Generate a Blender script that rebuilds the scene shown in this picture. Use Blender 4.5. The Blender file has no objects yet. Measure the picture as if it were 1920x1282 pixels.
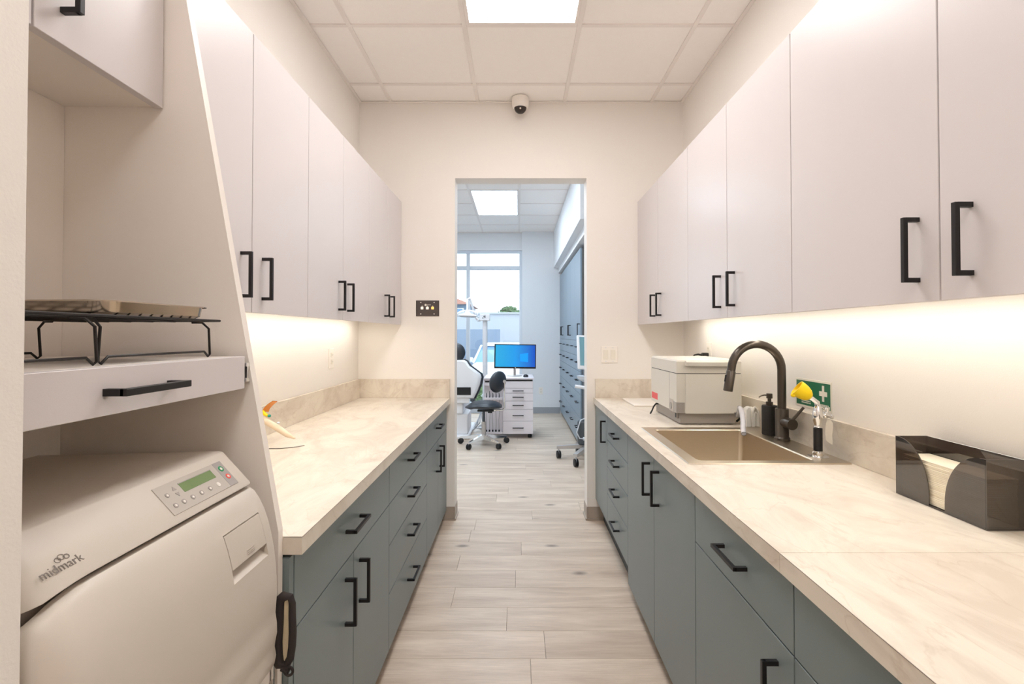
import bpy, bmesh, math, random
from mathutils import Vector, Matrix
random.seed(7)
sc = bpy.context.scene
COL = sc.collection
PI = math.pi

# ------------------------------------------------------------------ camera
F = 920.0; CAMZ = 1.29; PITCH = math.radians(0.8)
cd = bpy.data.cameras.new('camera'); cam = bpy.data.objects.new('camera', cd); COL.objects.link(cam)
cd.sensor_fit = 'HORIZONTAL'; cd.sensor_width = 36.0; cd.lens = F * 36.0 / 1920.0
cd.shift_x = -(971 - 960) / 1920.0
cd.shift_y = -(641 - (627 - F * math.tan(PITCH))) / 1920.0
cd.clip_start = 0.02; cd.clip_end = 200
cam.location = (0, 0, CAMZ); cam.rotation_euler = (PI / 2 + PITCH, 0, 0)
sc.camera = cam

# ------------------------------------------------------------------ world, view, light levels
sc.view_settings.view_transform = 'Standard'
sc.view_settings.look = 'None'
sc.view_settings.gamma = 1.0
sc.view_settings.use_curve_mapping = False
sc.view_settings.exposure = 0.0
sc.cycles.use_denoising = True
sc.cycles.max_bounces = 12
sc.cycles.diffuse_bounces = 8
sc.cycles.sample_clamp_indirect = 6.0
sc.cycles.caustics_reflective = False
sc.cycles.caustics_refractive = False
w = bpy.data.worlds.new('sky'); sc.world = w; w.use_nodes = True
bg = w.node_tree.nodes['Background']; bg.inputs[0].default_value = (0.88, 0.945, 1.0, 1); bg.inputs[1].default_value = 3.2
WARM = (1.0, 0.985, 0.985); STRIP = (1.0, 0.95, 0.84); COOL = (0.74, 0.87, 1.0)
L_NEAR, L_BACKFILL, L_STRIP, L_FAR = 12.6, 9.5, 16.5, 15.0

# ------------------------------------------------------------------ materials
def lin(c):
    c = c / 255.0
    return c / 12.92 if c <= 0.04045 else ((c + 0.055) / 1.055) ** 2.4
def L3(rgb): return tuple(lin(v) for v in rgb) + (1.0,)
def mat(name, rgb, rough=0.5, metal=0.0, var=0.03, scale=6.0, bump=0.0, bscale=200.0, spec=0.5, coat=0.0, trans=0.0, ior=1.45, emit=None, es=0.0, stretch=None):
    m = bpy.data.materials.new(name); m.use_nodes = True
    nt = m.node_tree; N = nt.nodes; K = nt.links; b = N['Principled BSDF']
    b.inputs['Roughness'].default_value = rough; b.inputs['Metallic'].default_value = metal
    b.inputs['Specular IOR Level'].default_value = spec; b.inputs['Coat Weight'].default_value = coat
    b.inputs['Transmission Weight'].default_value = trans; b.inputs['IOR'].default_value = ior
    tc = N.new('ShaderNodeTexCoord'); mp = N.new('ShaderNodeMapping'); K.new(tc.outputs['Object'], mp.inputs[0])
    if stretch: mp.inputs['Scale'].default_value = stretch
    n = N.new('ShaderNodeTexNoise'); n.inputs['Scale'].default_value = scale; n.inputs['Detail'].default_value = 4
    K.new(mp.outputs[0], n.inputs['Vector'])
    mx = N.new('ShaderNodeMix'); mx.data_type = 'RGBA'
    c = L3(rgb); K.new(n.outputs['Fac'], mx.inputs[0])
    mx.inputs[6].default_value = tuple(v * (1 - var) for v in c[:3]) + (1,)
    mx.inputs[7].default_value = tuple(min(1, v * (1 + var)) for v in c[:3]) + (1,)
    K.new(mx.outputs[2], b.inputs['Base Color'])
    if bump:
        n2 = N.new('ShaderNodeTexNoise'); n2.inputs['Scale'].default_value = bscale; n2.inputs['Detail'].default_value = 3
        K.new(mp.outputs[0], n2.inputs['Vector'])
        bp = N.new('ShaderNodeBump'); bp.inputs['Strength'].default_value = bump; bp.inputs['Distance'].default_value = 0.002
        K.new(n2.outputs['Fac'], bp.inputs['Height']); K.new(bp.outputs[0], b.inputs['Normal'])
    if emit:
        b.inputs['Emission Color'].default_value = tuple(emit) + (1,); b.inputs['Emission Strength'].default_value = es
    return m
M = {}
M['wall'] = mat('wall_paint', (237, 232, 226), 0.65, bump=0.15, bscale=260, var=0.01)
M['wall_far'] = mat('wall_paint_far', (228, 230, 233), 0.65, bump=0.1, bscale=260, var=0.01)
M['tile'] = mat('ceiling_tile', (248, 244, 240), 0.9, bump=0.4, bscale=160, var=0.015, scale=30)
M['tbar'] = mat('ceiling_grid', (236, 230, 225), 0.5)
M['white'] = mat('white_laminate', (215, 209, 209), 0.30, var=0.012, bump=0.06, bscale=500, spec=0.45)
M['niche'] = mat('niche_laminate', (238, 230, 222), 0.45, var=0.012, bump=0.06, bscale=500)
M['grey'] = mat('grey_green_laminate', (117, 129, 131), 0.36, var=0.02, bump=0.06, bscale=500, spec=0.5)
M['greybody'] = mat('cabinet_carcass', (42, 48, 50), 0.5)
M['gap'] = mat('dark_recess', (30, 30, 30), 0.8)
M['pull'] = mat('black_pull', (30, 27, 28), 0.38, var=0.03, spec=0.4)
M['cove'] = mat('cove_base_vinyl', (172, 160, 148), 0.5)
M['covefar'] = mat('cove_base_far', (160, 163, 168), 0.5)
M['steel'] = mat('brushed_steel', (214, 201, 182), 0.30, metal=1.0, var=0.05, scale=40, bump=0.12, bscale=120, stretch=(1, 12, 12))  # gold cast of the warm strip lights is put into the steel colour
M['chrome'] = mat('chrome', (235, 235, 235), 0.08, metal=1.0, var=0.01)
M['gun'] = mat('matt_black_metal', (84, 77, 70), 0.30, metal=0.75, var=0.04)
M['soap'] = mat('matt_black_ceramic', (38, 35, 33), 0.55, var=0.08, bump=0.2, bscale=300)
M['black'] = mat('black_plastic', (24, 24, 26), 0.4)
M['leather'] = mat('black_upholstery', (50, 55, 62), 0.36, bump=0.2, bscale=350)
M['plastic'] = mat('ivory_plastic', (203, 194, 183), 0.42, var=0.015, bump=0.05, bscale=900)
M['plastic2'] = mat('warm_grey_plastic', (190, 180, 170), 0.45)
M['machine'] = mat('machine_ivory', (214, 209, 198), 0.4, var=0.012)
M['machine2'] = mat('machine_grey', (158, 152, 146), 0.45)
M['keypad'] = mat('keypad_grey', (183, 176, 167), 0.4)
M['keypad2'] = mat('keypad_dark', (160, 154, 150), 0.4)
M['lcd'] = mat('lcd_green', (112, 135, 88), 0.2, var=0.08, scale=40)
M['button'] = mat('button_grey', (158, 150, 144), 0.4)
M['btnlight'] = mat('button_symbol', (228, 222, 214), 0.4)
M['green'] = mat('green_button', (32, 140, 86), 0.35)
M['red'] = mat('red_button', (228, 88, 76), 0.35)
M['logo'] = mat('logo_ink', (120, 110, 102), 0.5)
M['redlabel'] = mat('red_label', (226, 84, 88), 0.4)
M['yellow'] = mat('yellow_rubber', (246, 212, 10), 0.35, var=0.05)
M['signgreen'] = mat('sign_green', (24, 104, 70), 0.3, var=0.04)
M['signwhite'] = mat('sign_white', (232, 226, 214), 0.35)
M['paper'] = mat('paper', (245, 236, 215), 0.8, bump=0.1)
M['cloth'] = mat('white_cloth', (250, 248, 242), 0.9, bump=0.6, bscale=400)
M['fabricblack'] = mat('black_fabric', (52, 45, 43), 0.85, bump=0.5, bscale=900)
M['quilt'] = mat('cream_quilt', (214, 198, 165), 0.9, bump=0.8, bscale=120)
M['wire'] = mat('black_wire', (36, 30, 27), 0.35, metal=0.3)
M['tray'] = mat('tray_aluminium', (186, 172, 156), 0.17, metal=1.0, var=0.06, scale=20)
M['plate'] = mat('switch_plate', (240, 234, 226), 0.35)
M['orange'] = mat('orange_acrylic', (250, 150, 20), 0.15, trans=0.5, spec=0.5)
M['teal'] = mat('teal_plastic', (40, 150, 130), 0.4)
M['beige'] = mat('beige_plastic', (228, 208, 182), 0.4)
M['panelgrey'] = mat('control_panel', (88, 80, 78), 0.35, metal=0.3)
M['lit'] = mat('lit_button', (250, 240, 225), 0.4, emit=(1, .95, .85), es=0.5)
M['litamber'] = mat('lit_amber_button', (255, 190, 90), 0.4, emit=(1, .62, .22), es=0.8)
M['alu'] = mat('painted_aluminium', (205, 212, 220), 0.4)
M['dental'] = mat('dental_white', (236, 236, 238), 0.35)
M['cart'] = mat('cart_laminate', (236, 230, 234), 0.4)
M['bluecab'] = mat('blue_grey_laminate', (124, 142, 156), 0.33, var=0.05, scale=30, stretch=(1, 12, 0.6))
M['bluecabside'] = mat('grey_end_panel', (98, 96, 94), 0.4)
M['polegrey'] = mat('dark_grey_metal', (86, 92, 98), 0.35, metal=0.5)
M['legmetal'] = mat('satin_metal', (190, 186, 184), 0.35, metal=0.4)
M['glassblue'] = mat('dark_glass', (120, 165, 175), 0.12)
M['smokedash'] = mat('camera_dome', (52, 44, 40), 0.12, var=0.35, scale=160)
M['clear'] = mat('clear_tube', (235, 235, 242), 0.12)
_n = M['clear'].node_tree; _t = _n.nodes.new('ShaderNodeBsdfTransparent'); _x = _n.nodes.new('ShaderNodeMixShader'); _x.inputs[0].default_value = 0.5
_n.links.new(_t.outputs[0], _x.inputs[1]); _n.links.new(_n.nodes['Principled BSDF'].outputs[0], _x.inputs[2]); _n.links.new(_x.outputs[0], _n.nodes['Material Output'].inputs[0])
M['carpaint'] = mat('white_car_paint', (240, 242, 245), 0.25, coat=0.5)
M['carglass'] = mat('car_glass', (110, 150, 185), 0.1)
M['outwall'] = mat('outdoor_wall', (182, 188, 195), 0.9)
M['outwall2'] = mat('outdoor_fence', (128, 142, 160), 0.9)
M['outhouse'] = mat('house_wall', (112, 136, 158), 0.9)
M['rooftile'] = mat('roof_tile', (190, 138, 120), 0.9)
M['asphalt'] = mat('parking_ground', (150, 154, 160), 0.95)
M['leaf'] = mat('leaf', (92, 124, 88), 0.8, var=0.4, scale=9)
M['leafbright'] = mat('leaf_bright', (110, 140, 72), 0.8, var=0.4, scale=9)
M['bark'] = mat('bark', (110, 95, 80), 0.9)
M['lampnear'] = mat('diffuser_near', (250, 248, 244), 0.5, emit=WARM, es=L_NEAR)
M['backfill'] = mat('diffuser_backfill', (250, 248, 244), 0.5, emit=WARM, es=L_BACKFILL)
M['strip'] = mat('diffuser_strip', (250, 248, 244), 0.5, emit=STRIP, es=L_STRIP)
M['lampfar'] = mat('diffuser_far', (250, 250, 250), 0.5, emit=COOL, es=L_FAR)

def smoked():
    m = mat('smoked_acrylic', (58, 50, 46), 0.03, trans=0.0, spec=0.9, ior=1.9)
    nt = m.node_tree; N = nt.nodes; K = nt.links; b = N['Principled BSDF']; out = N['Material Output']
    t = N.new('ShaderNodeBsdfTransparent'); t.inputs[0].default_value = (0.60, 0.54, 0.50, 1)
    mx = N.new('ShaderNodeMixShader'); mx.inputs[0].default_value = 0.62
    K.new(t.outputs[0], mx.inputs[1]); K.new(b.outputs[0], mx.inputs[2]); K.new(mx.outputs[0], out.inputs[0])
    return m
M['smoked'] = smoked()
def pane():
    m = mat('window_glass', (255, 255, 255), 0.02)
    nt = m.node_tree; N = nt.nodes; K = nt.links; b = N['Principled BSDF']; out = N['Material Output']
    t = N.new('ShaderNodeBsdfTransparent'); t.inputs[0].default_value = (0.93, 0.97, 1.0, 1)
    g = N.new('ShaderNodeBsdfGlossy'); g.inputs['Roughness'].default_value = 0.02
    mx = N.new('ShaderNodeMixShader'); mx.inputs[0].default_value = 0.06
    K.new(t.outputs[0], mx.inputs[1]); K.new(g.outputs[0], mx.inputs[2]); K.new(mx.outputs[0], out.inputs[0])
    return m
M['pane'] = pane()
def marble():
    m = bpy.data.materials.new('cream_marble_laminate'); m.use_nodes = True
    nt = m.node_tree; N = nt.nodes; K = nt.links; b = N['Principled BSDF']
    b.inputs['Roughness'].default_value = 0.36; b.inputs['Specular IOR Level'].default_value = 0.4
    g = N.new('ShaderNodeNewGeometry'); mp = N.new('ShaderNodeMapping'); mp.inputs['Rotation'].default_value = (0.3, 0.2, 0.55)
    mp.inputs['Scale'].default_value = (1.6, 0.8, 1.6)
    K.new(g.outputs['Position'], mp.inputs[0])
    n = N.new('ShaderNodeTexNoise'); n.inputs['Scale'].default_value = 3.2; n.inputs['Detail'].default_value = 8; n.inputs['Roughness'].default_value = 0.62; n.inputs['Distortion'].default_value = 1.4
    K.new(mp.outputs[0], n.inputs['Vector'])
    r = N.new('ShaderNodeValToRGB'); e = r.color_ramp.elements
    e[0].position = 0.36; e[0].color = L3((205, 193, 178)); e[1].position = 0.56; e[1].color = L3((222, 213, 199))
    K.new(n.outputs['Fac'], r.inputs[0])
    n2 = N.new('ShaderNodeTexNoise'); n2.inputs['Scale'].default_value = 2.1; n2.inputs['Detail'].default_value = 6; n2.inputs['Distortion'].default_value = 2.2
    K.new(mp.outputs[0], n2.inputs['Vector'])
    r2 = N.new('ShaderNodeValToRGB'); q = r2.color_ramp.elements
    q[0].position = 0.485; q[0].color = (0, 0, 0, 1); q[1].position = 0.515; q[1].color = (0, 0, 0, 1)
    v = r2.color_ramp.elements.new(0.5); v.color = (0.22, 0.22, 0.22, 1)
    K.new(n2.outputs['Fac'], r2.inputs[0])
    mx = N.new('ShaderNodeMix'); mx.data_type = 'RGBA'; K.new(r2.outputs[0], mx.inputs[0]); K.new(r.outputs[0], mx.inputs[6]); mx.inputs[7].default_value = L3((172, 150, 126))
    K.new(mx.outputs[2], b.inputs['Base Color'])
    return m
M['marble'] = marble()
def wood():
    m = bpy.data.materials.new('pale_oak_plank'); m.use_nodes = True
    nt = m.node_tree; N = nt.nodes; K = nt.links; b = N['Principled BSDF']
    b.inputs['Roughness'].default_value = 0.42; b.inputs['Specular IOR Level'].default_value = 0.45
    g = N.new('ShaderNodeNewGeometry'); oi = N.new('ShaderNodeObjectInfo')
    off = N.new('ShaderNodeVectorMath'); off.operation = 'SCALE'; off.inputs[0].default_value = (37, 91, 13); K.new(oi.outputs['Random'], off.inputs['Scale'])
    ad = N.new('ShaderNodeVectorMath'); K.new(g.outputs['Position'], ad.inputs[0]); K.new(off.outputs[0], ad.inputs[1])
    def tex(scale, sx, sy, det=6, dist=0.0, rough=0.6):
        mp = N.new('ShaderNodeMapping'); mp.inputs['Scale'].default_value = (sx, sy, 1); K.new(ad.outputs[0], mp.inputs[0])
        n = N.new('ShaderNodeTexNoise'); n.inputs['Scale'].default_value = scale; n.inputs['Detail'].default_value = det; n.inputs['Distortion'].default_value = dist; n.inputs['Roughness'].default_value = rough
        K.new(mp.outputs[0], n.inputs['Vector']); return n
    n1 = tex(1.8, 0.8, 6.0, 6, 0.6, 0.6)
    r = N.new('ShaderNodeValToRGB'); e = r.color_ramp.elements
    e[0].position = 0.28; e[0].color = L3((186, 166, 147)); e[1].position = 0.66; e[1].color = L3((222, 206, 188))
    K.new(n1.outputs['Fac'], r.inputs[0])
    n2 = tex(12, 0.7, 26.0, 5, 0.15)
    r2 = N.new('ShaderNodeValToRGB'); q = r2.color_ramp.elements
    q[0].position = 0.33; q[0].color = (0.86, 0.85, 0.84, 1); q[1].position = 0.55; q[1].color = (1, 1, 1, 1)
    K.new(n2.outputs['Fac'], r2.inputs[0])
    mu = N.new('ShaderNodeMix'); mu.data_type = 'RGBA'; mu.blend_type = 'MULTIPLY'; mu.inputs[0].default_value = 1
    K.new(r.outputs[0], mu.inputs[6]); K.new(r2.outputs[0], mu.inputs[7])
    # sparse knots
    mpk = N.new('ShaderNodeMapping'); mpk.inputs['Scale'].default_value = (1.0, 2.1, 1); K.new(ad.outputs[0], mpk.inputs[0])
    vo = N.new('ShaderNodeTexVoronoi'); vo.inputs['Scale'].default_value = 2.3; K.new(mpk.outputs[0], vo.inputs['Vector'])
    nd = tex(18, 1, 2, 3)
    am = N.new('ShaderNodeMath'); am.operation = 'MULTIPLY_ADD'; am.inputs[1].default_value = 0.07; K.new(nd.outputs['Fac'], am.inputs[0]); K.new(vo.outputs['Distance'], am.inputs[2])
    rk = N.new('ShaderNodeValToRGB'); k = rk.color_ramp.elements
    k[0].position = 0.065; k[0].color = (0.75, 0.75, 0.75, 1); k[1].position = 0.16; k[1].color = (0, 0, 0, 1)
    K.new(am.outputs[0], rk.inputs[0])
    mk = N.new('ShaderNodeMix'); mk.data_type = 'RGBA'; K.new(rk.outputs[0], mk.inputs[0]); K.new(mu.outputs[2], mk.inputs[6]); mk.inputs[7].default_value = L3((96, 82, 74))
    # plank tone
    hs = N.new('ShaderNodeHueSaturation'); mr = N.new('ShaderNodeMapRange'); mr.inputs[3].default_value = 0.94; mr.inputs[4].default_value = 1.04
    K.new(oi.outputs['Random'], mr.inputs[0]); K.new(mr.outputs[0], hs.inputs['Value']); K.new(mk.outputs[2], hs.inputs['Color'])
    K.new(hs.outputs[0], b.inputs['Base Color'])
    bp = N.new('ShaderNodeBump'); bp.inputs['Strength'].default_value = 0.12; bp.inputs['Distance'].default_value = 0.001
    K.new(n2.outputs['Fac'], bp.inputs['Height']); K.new(bp.outputs[0], b.inputs['Normal'])
    return m
M['wood'] = wood()
def screen():
    m = bpy.data.materials.new('monitor_screen'); m.use_nodes = True
    nt = m.node_tree; N = nt.nodes; K = nt.links; b = N['Principled BSDF']; b.inputs['Roughness'].default_value = 0.2
    tc = N.new('ShaderNodeTexCoord'); sp = N.new('ShaderNodeSeparateXYZ'); K.new(tc.outputs['Generated'], sp.inputs[0])
    r = N.new('ShaderNodeValToRGB'); e = r.color_ramp.elements
    e[0].position = 0.0; e[0].color = (0.0, 0.42, 0.78, 1); e[1].position = 1.0; e[1].color = (0.0, 0.07, 0.55, 1)
    x = e.new(0.5) if hasattr(e, 'new') else r.color_ramp.elements.new(0.5); x.color = (0.0, 0.33, 0.85, 1)
    K.new(sp.outputs['X'], r.inputs[0]); K.new(r.outputs[0], b.inputs['Emission Color']); b.inputs['Emission Strength'].default_value = 0.95
    b.inputs['Base Color'].default_value = (0.01, 0.02, 0.05, 1)
    return m
M['screen'] = screen()
M['screenlight'] = mat('screen_light_patch', (10, 90, 160), 0.2, emit=(0.0, 0.30, 0.90), es=0.95)

# ------------------------------------------------------------------ geometry helpers
ORG = {}
def V(*a): return Vector(a)
class MB:
    def __init__(s): s.bm = bmesh.new(); s.X = Matrix.Identity(4)
    def _v(s, p): return s.bm.verts.new(s.X @ Vector(p))
    def box(s, x0, x1, y0, y1, z0, z1, bev=0.0, seg=1):
        vs = [s._v((x, y, z)) for x in (x0, x1) for y in (y0, y1) for z in (z0, z1)]
        fs = [(0, 1, 3, 2), (4, 6, 7, 5), (0, 4, 5, 1), (2, 3, 7, 6), (0, 2, 6, 4), (1, 5, 7, 3)]
        F_ = [s.bm.faces.new([vs[i] for i in f]) for f in fs]
        if bev:
            ed = list({e for f in F_ for e in f.edges})
            bmesh.ops.bevel(s.bm, geom=ed, offset=bev, segments=seg, affect='EDGES', profile=0.5)
        return s
    def ring(s, c, u, v, r, n, ru=1.0, rv=1.0):
        return [s._v(Vector(c) + u * (math.cos(2 * PI * i / n) * r * ru) + v * (math.sin(2 * PI * i / n) * r * rv)) for i in range(n)]
    def skin(s, rings, closed=True, cap=True, loop=False):
        n = len(rings[0]); R_ = rings + ([rings[0]] if loop else [])
        for a, b in zip(R_, R_[1:]):
            for i in range(n if closed else n - 1):
                j = (i + 1) % n
                try: s.bm.faces.new((a[i], a[j], b[j], b[i]))
                except ValueError: pass
        if cap and not loop:
            for q in (rings[0][::-1], rings[-1]):
                try: s.bm.faces.new(q)
                except ValueError: pass
        return s
    def loft(s, rings, cap=True):
        return s.skin([[s._v(p) for p in r] for r in rings], cap=cap)
    def cyl(s, p0, p1, r0, r1=None, n=20):
        p0 = Vector(p0); p1 = Vector(p1); d = (p1 - p0).normalized()
        u = d.orthogonal().normalized(); v = d.cross(u); r1 = r0 if r1 is None else r1
        return s.skin([s.ring(p0, u, v, r0, n), s.ring(p1, u, v, r1, n)])
    def lathe(s, prof, c, axis=(0, 0, 1), n=24):
        d = Vector(axis).normalized(); u = d.orthogonal().normalized(); v = d.cross(u)
        return s.skin([s.ring(Vector(c) + d * h, u, v, max(r, 1e-5), n) for r, h in prof])
    def tube(s, pts, r, n=8, loop=False):
        pts = [Vector(p) for p in pts]; m = len(pts); rs = r if isinstance(r, (list, tuple)) else [r] * m
        T = []
        for i in range(m):
            a = pts[(i - 1) % m] if (loop or i > 0) else pts[i]; b = pts[(i + 1) % m] if (loop or i < m - 1) else pts[i]
            T.append((b - a).normalized())
        u = T[0].orthogonal().normalized(); R_ = []
        for i in range(m):
            u = (u - T[i] * u.dot(T[i])).normalized(); v = T[i].cross(u); R_.append(s.ring(pts[i], u, v, rs[i], n))
        return s.skin(R_, loop=loop)
    def prism(s, poly, vec):
        vec = Vector(vec); return s.loft([[Vector(p) for p in poly], [Vector(p) + vec for p in poly]])
    def ell(s, c, r, nu=20, nv=12):
        c = Vector(c); rings = []
        for k in range(1, nv):
            t = PI * k / nv - PI / 2
            rings.append([s._v(c + Vector((r[0] * math.cos(t) * math.cos(2 * PI * i / nu), r[1] * math.cos(t) * math.sin(2 * PI * i / nu), r[2] * math.sin(t)))) for i in range(nu)])
        return s.skin(rings)
    def build(s, name, m, parent=None, smooth=True, kind=None, label=None):
        bm = s.bm; o0 = ORG[parent.name] if parent else Vector((0, 0, 0))
        bmesh.ops.recalc_face_normals(bm, faces=bm.faces[:])
        for v in bm.verts: v.co -= o0
        if smooth:
            for f in bm.faces: f.smooth = True
            for e in bm.edges:
                if len(e.link_faces) == 2 and e.calc_face_angle(0) > 0.6: e.smooth = False
        me = bpy.data.meshes.new(name); bm.to_mesh(me); bm.free()
        me.materials.append(M[m] if isinstance(m, str) else m)
        o = bpy.data.objects.new(name, me); COL.objects.link(o)
        if parent: o.parent = parent
        ORG[o.name] = o0.copy()
        if kind: o['kind'] = kind
        if label: o['label'] = label
        return o
def tag(o, label, cat, group=None, kind=None):
    o['label'] = label; o['category'] = cat
    if group: o['group'] = group
    if kind: o['kind'] = kind
    return o
def thing(name, label, cat, loc, group=None, kind=None):
    o = bpy.data.objects.new(name, None); COL.objects.link(o); o.location = loc; o.empty_display_size = 0.1
    ORG[o.name] = Vector(loc); return tag(o, label, cat, group, kind)
def bx(name, m, parent, x0, x1, y0, y1, z0, z1, bev=0.0, **k):
    return MB().box(x0, x1, y0, y1, z0, z1, bev).build(name, m, parent, smooth=False, **k)
def text(name, s, size, m, parent, origin, xd, yd, ext=0.0002):
    cu = bpy.data.curves.new(name, 'FONT'); cu.body = s; cu.size = size; cu.extrude = ext; cu.align_x = 'CENTER'; cu.align_y = 'CENTER'
    cu.resolution_u = 4
    o = bpy.data.objects.new(name, cu); COL.objects.link(o); cu.materials.append(M[m])
    x = Vector(xd).normalized(); y = Vector(yd).normalized(); z = x.cross(y)
    dg = bpy.context.evaluated_depsgraph_get(); me = bpy.data.meshes.new_from_object(o.evaluated_get(dg)); bpy.data.objects.remove(o); o = bpy.data.objects.new(name, me); COL.objects.link(o)
    me.materials.clear(); me.materials.append(M[m])
    mt = Matrix((x, y, z)).transposed().to_4x4(); mt.translation = Vector(origin) - (ORG[parent.name] if parent else Vector())
    o.matrix_local = mt; o.parent = parent; ORG[o.name] = Vector(origin); return o
def pull(parent, xf, s, yc, zc, vert=True, L=0.136, t=0.0095, proj=0.034, mt='pull'):
    """square bar pull on a face at x=xf that looks towards s*x"""
    b = MB(); h = L / 2
    xa, xb = sorted((xf + s * (proj - t), xf + s * proj)); xc, xd_ = sorted((xf - s * 0.0005, xf + s * (proj - t / 2)))
    if vert:
        b.box(xa, xb, yc - t / 2, yc + t / 2, zc - h, zc + h, 0.0007)
        for e in (-1, 1):
            z = zc + e * (h - t / 2); b.box(xc, xd_, yc - t / 2 * .98, yc + t / 2 * .98, z - t / 2, z + t / 2)
    else:
        b.box(xa, xb, yc - h, yc + h, zc - t / 2, zc + t / 2, 0.0007)
        for e in (-1, 1):
            y = yc + e * (h - t / 2); b.box(xc, xd_, y - t / 2, y + t / 2, zc - t / 2 * .98, zc + t / 2 * .98)
    return b.build('handle', mt, parent, smooth=False)
G = 0.0018
def front(name, parent, m, xf, s, y0, y1, z0, z1, th=0.019):
    xa, xb = sorted((xf, xf - s * th))
    return bx(name, m, parent, xa, xb, y0 + G, y1 - G, z0 + G, z1 - G, 0.0008)

# ------------------------------------------------------------------ dimensions
YB = 3.434; YF = 3.565; XL = -1.116; XR = 1.161; ZC = 2.92; YN = -1.9
FY = 8.06; FC = 2.98
# ------------------------------------------------------------------ floor
fl = bx('floor', 'gap', None, -3.2, 2.0, YN - 0.1, 8.3, -0.06, -0.009); tag(fl, 'pale oak plank floor running through the doorway', 'floor', kind='structure'); ORG['floor'] = Vector()
def plank(x0, x1, y0, y1):
    g = 0.0005
    MB().box(x0 + g, x1 - g, y0 + g, y1 - g, -0.009, 0.0, 0.0009).build('plank', 'wood', fl, smooth=False)
W = 0.183; row = 0; y = 1.972 - W * 4
forced = {0: None}
while y < FY - 0.01:
    y1 = min(y + W, FY); near = y < YB - 0.05
    xa, xb = (-0.62, 0.66) if near else (-1.75, 1.0)
    known = {4: None, 5: -0.05, 7: -0.013}
    x = xa; s0 = random.uniform(0.25, 1.15)
    if row == 3: s0 = 0.05 - xa
    if row == 5: s0 = -0.05 - xa
    if row == 7: s0 = -0.013 - xa
    first = True
    while x < xb - 0.01:
        x1 = x + (s0 if first else 1.22); first = False
        if xb - x1 < 0.12: x1 = xb
        plank(x, min(x1, xb), y, y1); x = x1
    y = y1; row += 1
bx('floor_field', 'wood', fl, -3.2, -1.75, YF, FY, -0.009, 0.0)
bx('floor_field', 'wood', fl, 1.0, 2.0, YF, FY, -0.009, 0.0)
bx('floor_field', 'wood', fl, -0.62, 0.66, YN, 1.972 - W * 4, -0.009, 0.0)
# ------------------------------------------------------------------ walls
def wall(name, label, m, *b):
    o = MB()
    for q in b: o.box(*q)
    return tag(o.build(name, m, smooth=False), label, 'wall', kind='structure')
wall('wall_left', 'cream wall behind the row of white upper cabinets beside the sterilizer', 'wall', (XL - 0.1, XL, 0.5, YB, -0.01, 3.1))
wall('wall_right', 'cream wall behind the sink and first aid sign', 'wall', (XR, XR + 0.1, YN - 0.1, YB, -0.01, 3.1))
wall('wall_back', 'cream wall with the open doorway and black control plate', 'wall',
     (-3.2, -0.444, YB, YF, -0.01, 3.1), (0.485, 2.0, YB, YF, -0.01, 3.1), (-0.444, 0.485, YB, YF, 2.391, 3.1))
wall('wall_near', 'wall end at the edge of the sterilizer niche', 'wall', (-0.72, -0.533, YN, 0.53, -0.01, 3.1))
wall('wall_rear', 'wall behind the camera position', 'wall', (-0.72, XR + 0.1, YN - 0.1, YN, -0.01, 3.1))
wall('wall_niche', 'wall closing the niche behind the near wall end', 'wall', (XL - 0.1, -0.72, 0.42, 0.53, -0.01, 3.1))
# far room
wall('wall_far', 'pale blue lit wall beside the tall window', 'wall_far',
     (0.07, 2.0, FY, FY + 0.25, -0.01, 3.1), (-3.2, 0.07, 8.15, 8.31, 2.69, 3.1), (-3.2, 0.07, 8.15, 8.31, -0.01, 0.10), (-3.2, -2.2, 8.15, 8.31, 0.1, 2.69))
wall('wall_far_left', 'side wall of the treatment room beyond the chair', 'wall_far', (-3.3, -3.2, YF, 8.3, -0.01, 3.1))
wall('wall_far_right', 'side wall of the treatment room behind the tall blue cabinets', 'wall_far', (1.30, 1.40, YF, FY, -0.01, 3.1))
sf = MB().box(0.59, 1.30, 4.63, FY, 2.385, FC).box(0.667, 1.30, 4.72, FY, 2.30, 2.385)
tag(sf.build('wall_soffit', 'wall_far', smooth=False), 'stepped soffit box above the tall blue cabinets', 'soffit', kind='structure')
# door lining
t = MB().box(-0.446, -0.4415, YB - 0.001, YF + 0.001, 0, 2.391).box(0.4825, 0.487, YB - 0.001, YF + 0.001, 0, 2.391).box(-0.4415, 0.4825, YB - 0.001, YF + 0.001, 2.388, 2.393)
tag(t.build('trim_1', 'wall', smooth=False), 'painted lining of the open doorway', 'door lining', kind='structure')
def cove(name, label, segs, m='cove', h=0.092):
    b = MB()
    for (x0, y0, x1, y1, nx, ny) in segs:
        for (d, za, zb) in ((0.004, 0.012, h), (0.011, 0.0, 0.012)):
            xs = sorted((x0, x1)); ys = sorted((y0, y1))
            if nx: xs = sorted((x0, x0 + nx * d))
            if ny: ys = sorted((y0, y0 + ny * d))
            b.box(xs[0], xs[1], ys[0], ys[1], za, zb)
    return tag(b.build(name, m, smooth=False), label, 'baseboard', kind='structure')
cove('baseboard_left', 'beige vinyl cove base wrapping the doorway side next to the drawers', [(-0.54, YB, -0.441, YB, 0, -1), (-0.441, YB - 0.011, -0.441, YF + 0.004, 1, 0)])
cove('baseboard_right', 'beige vinyl cove base wrapping the doorway side next to the sink run', [(0.482, YB, 0.60, YB, 0, -1), (0.482, YB - 0.011, 0.482, YF + 0.004, -1, 0)])
cove('baseboard_far', 'grey cove base along the far wall', [(0.07, FY, 0.69, FY, 0, -1)], 'covefar', 0.10)
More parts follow.
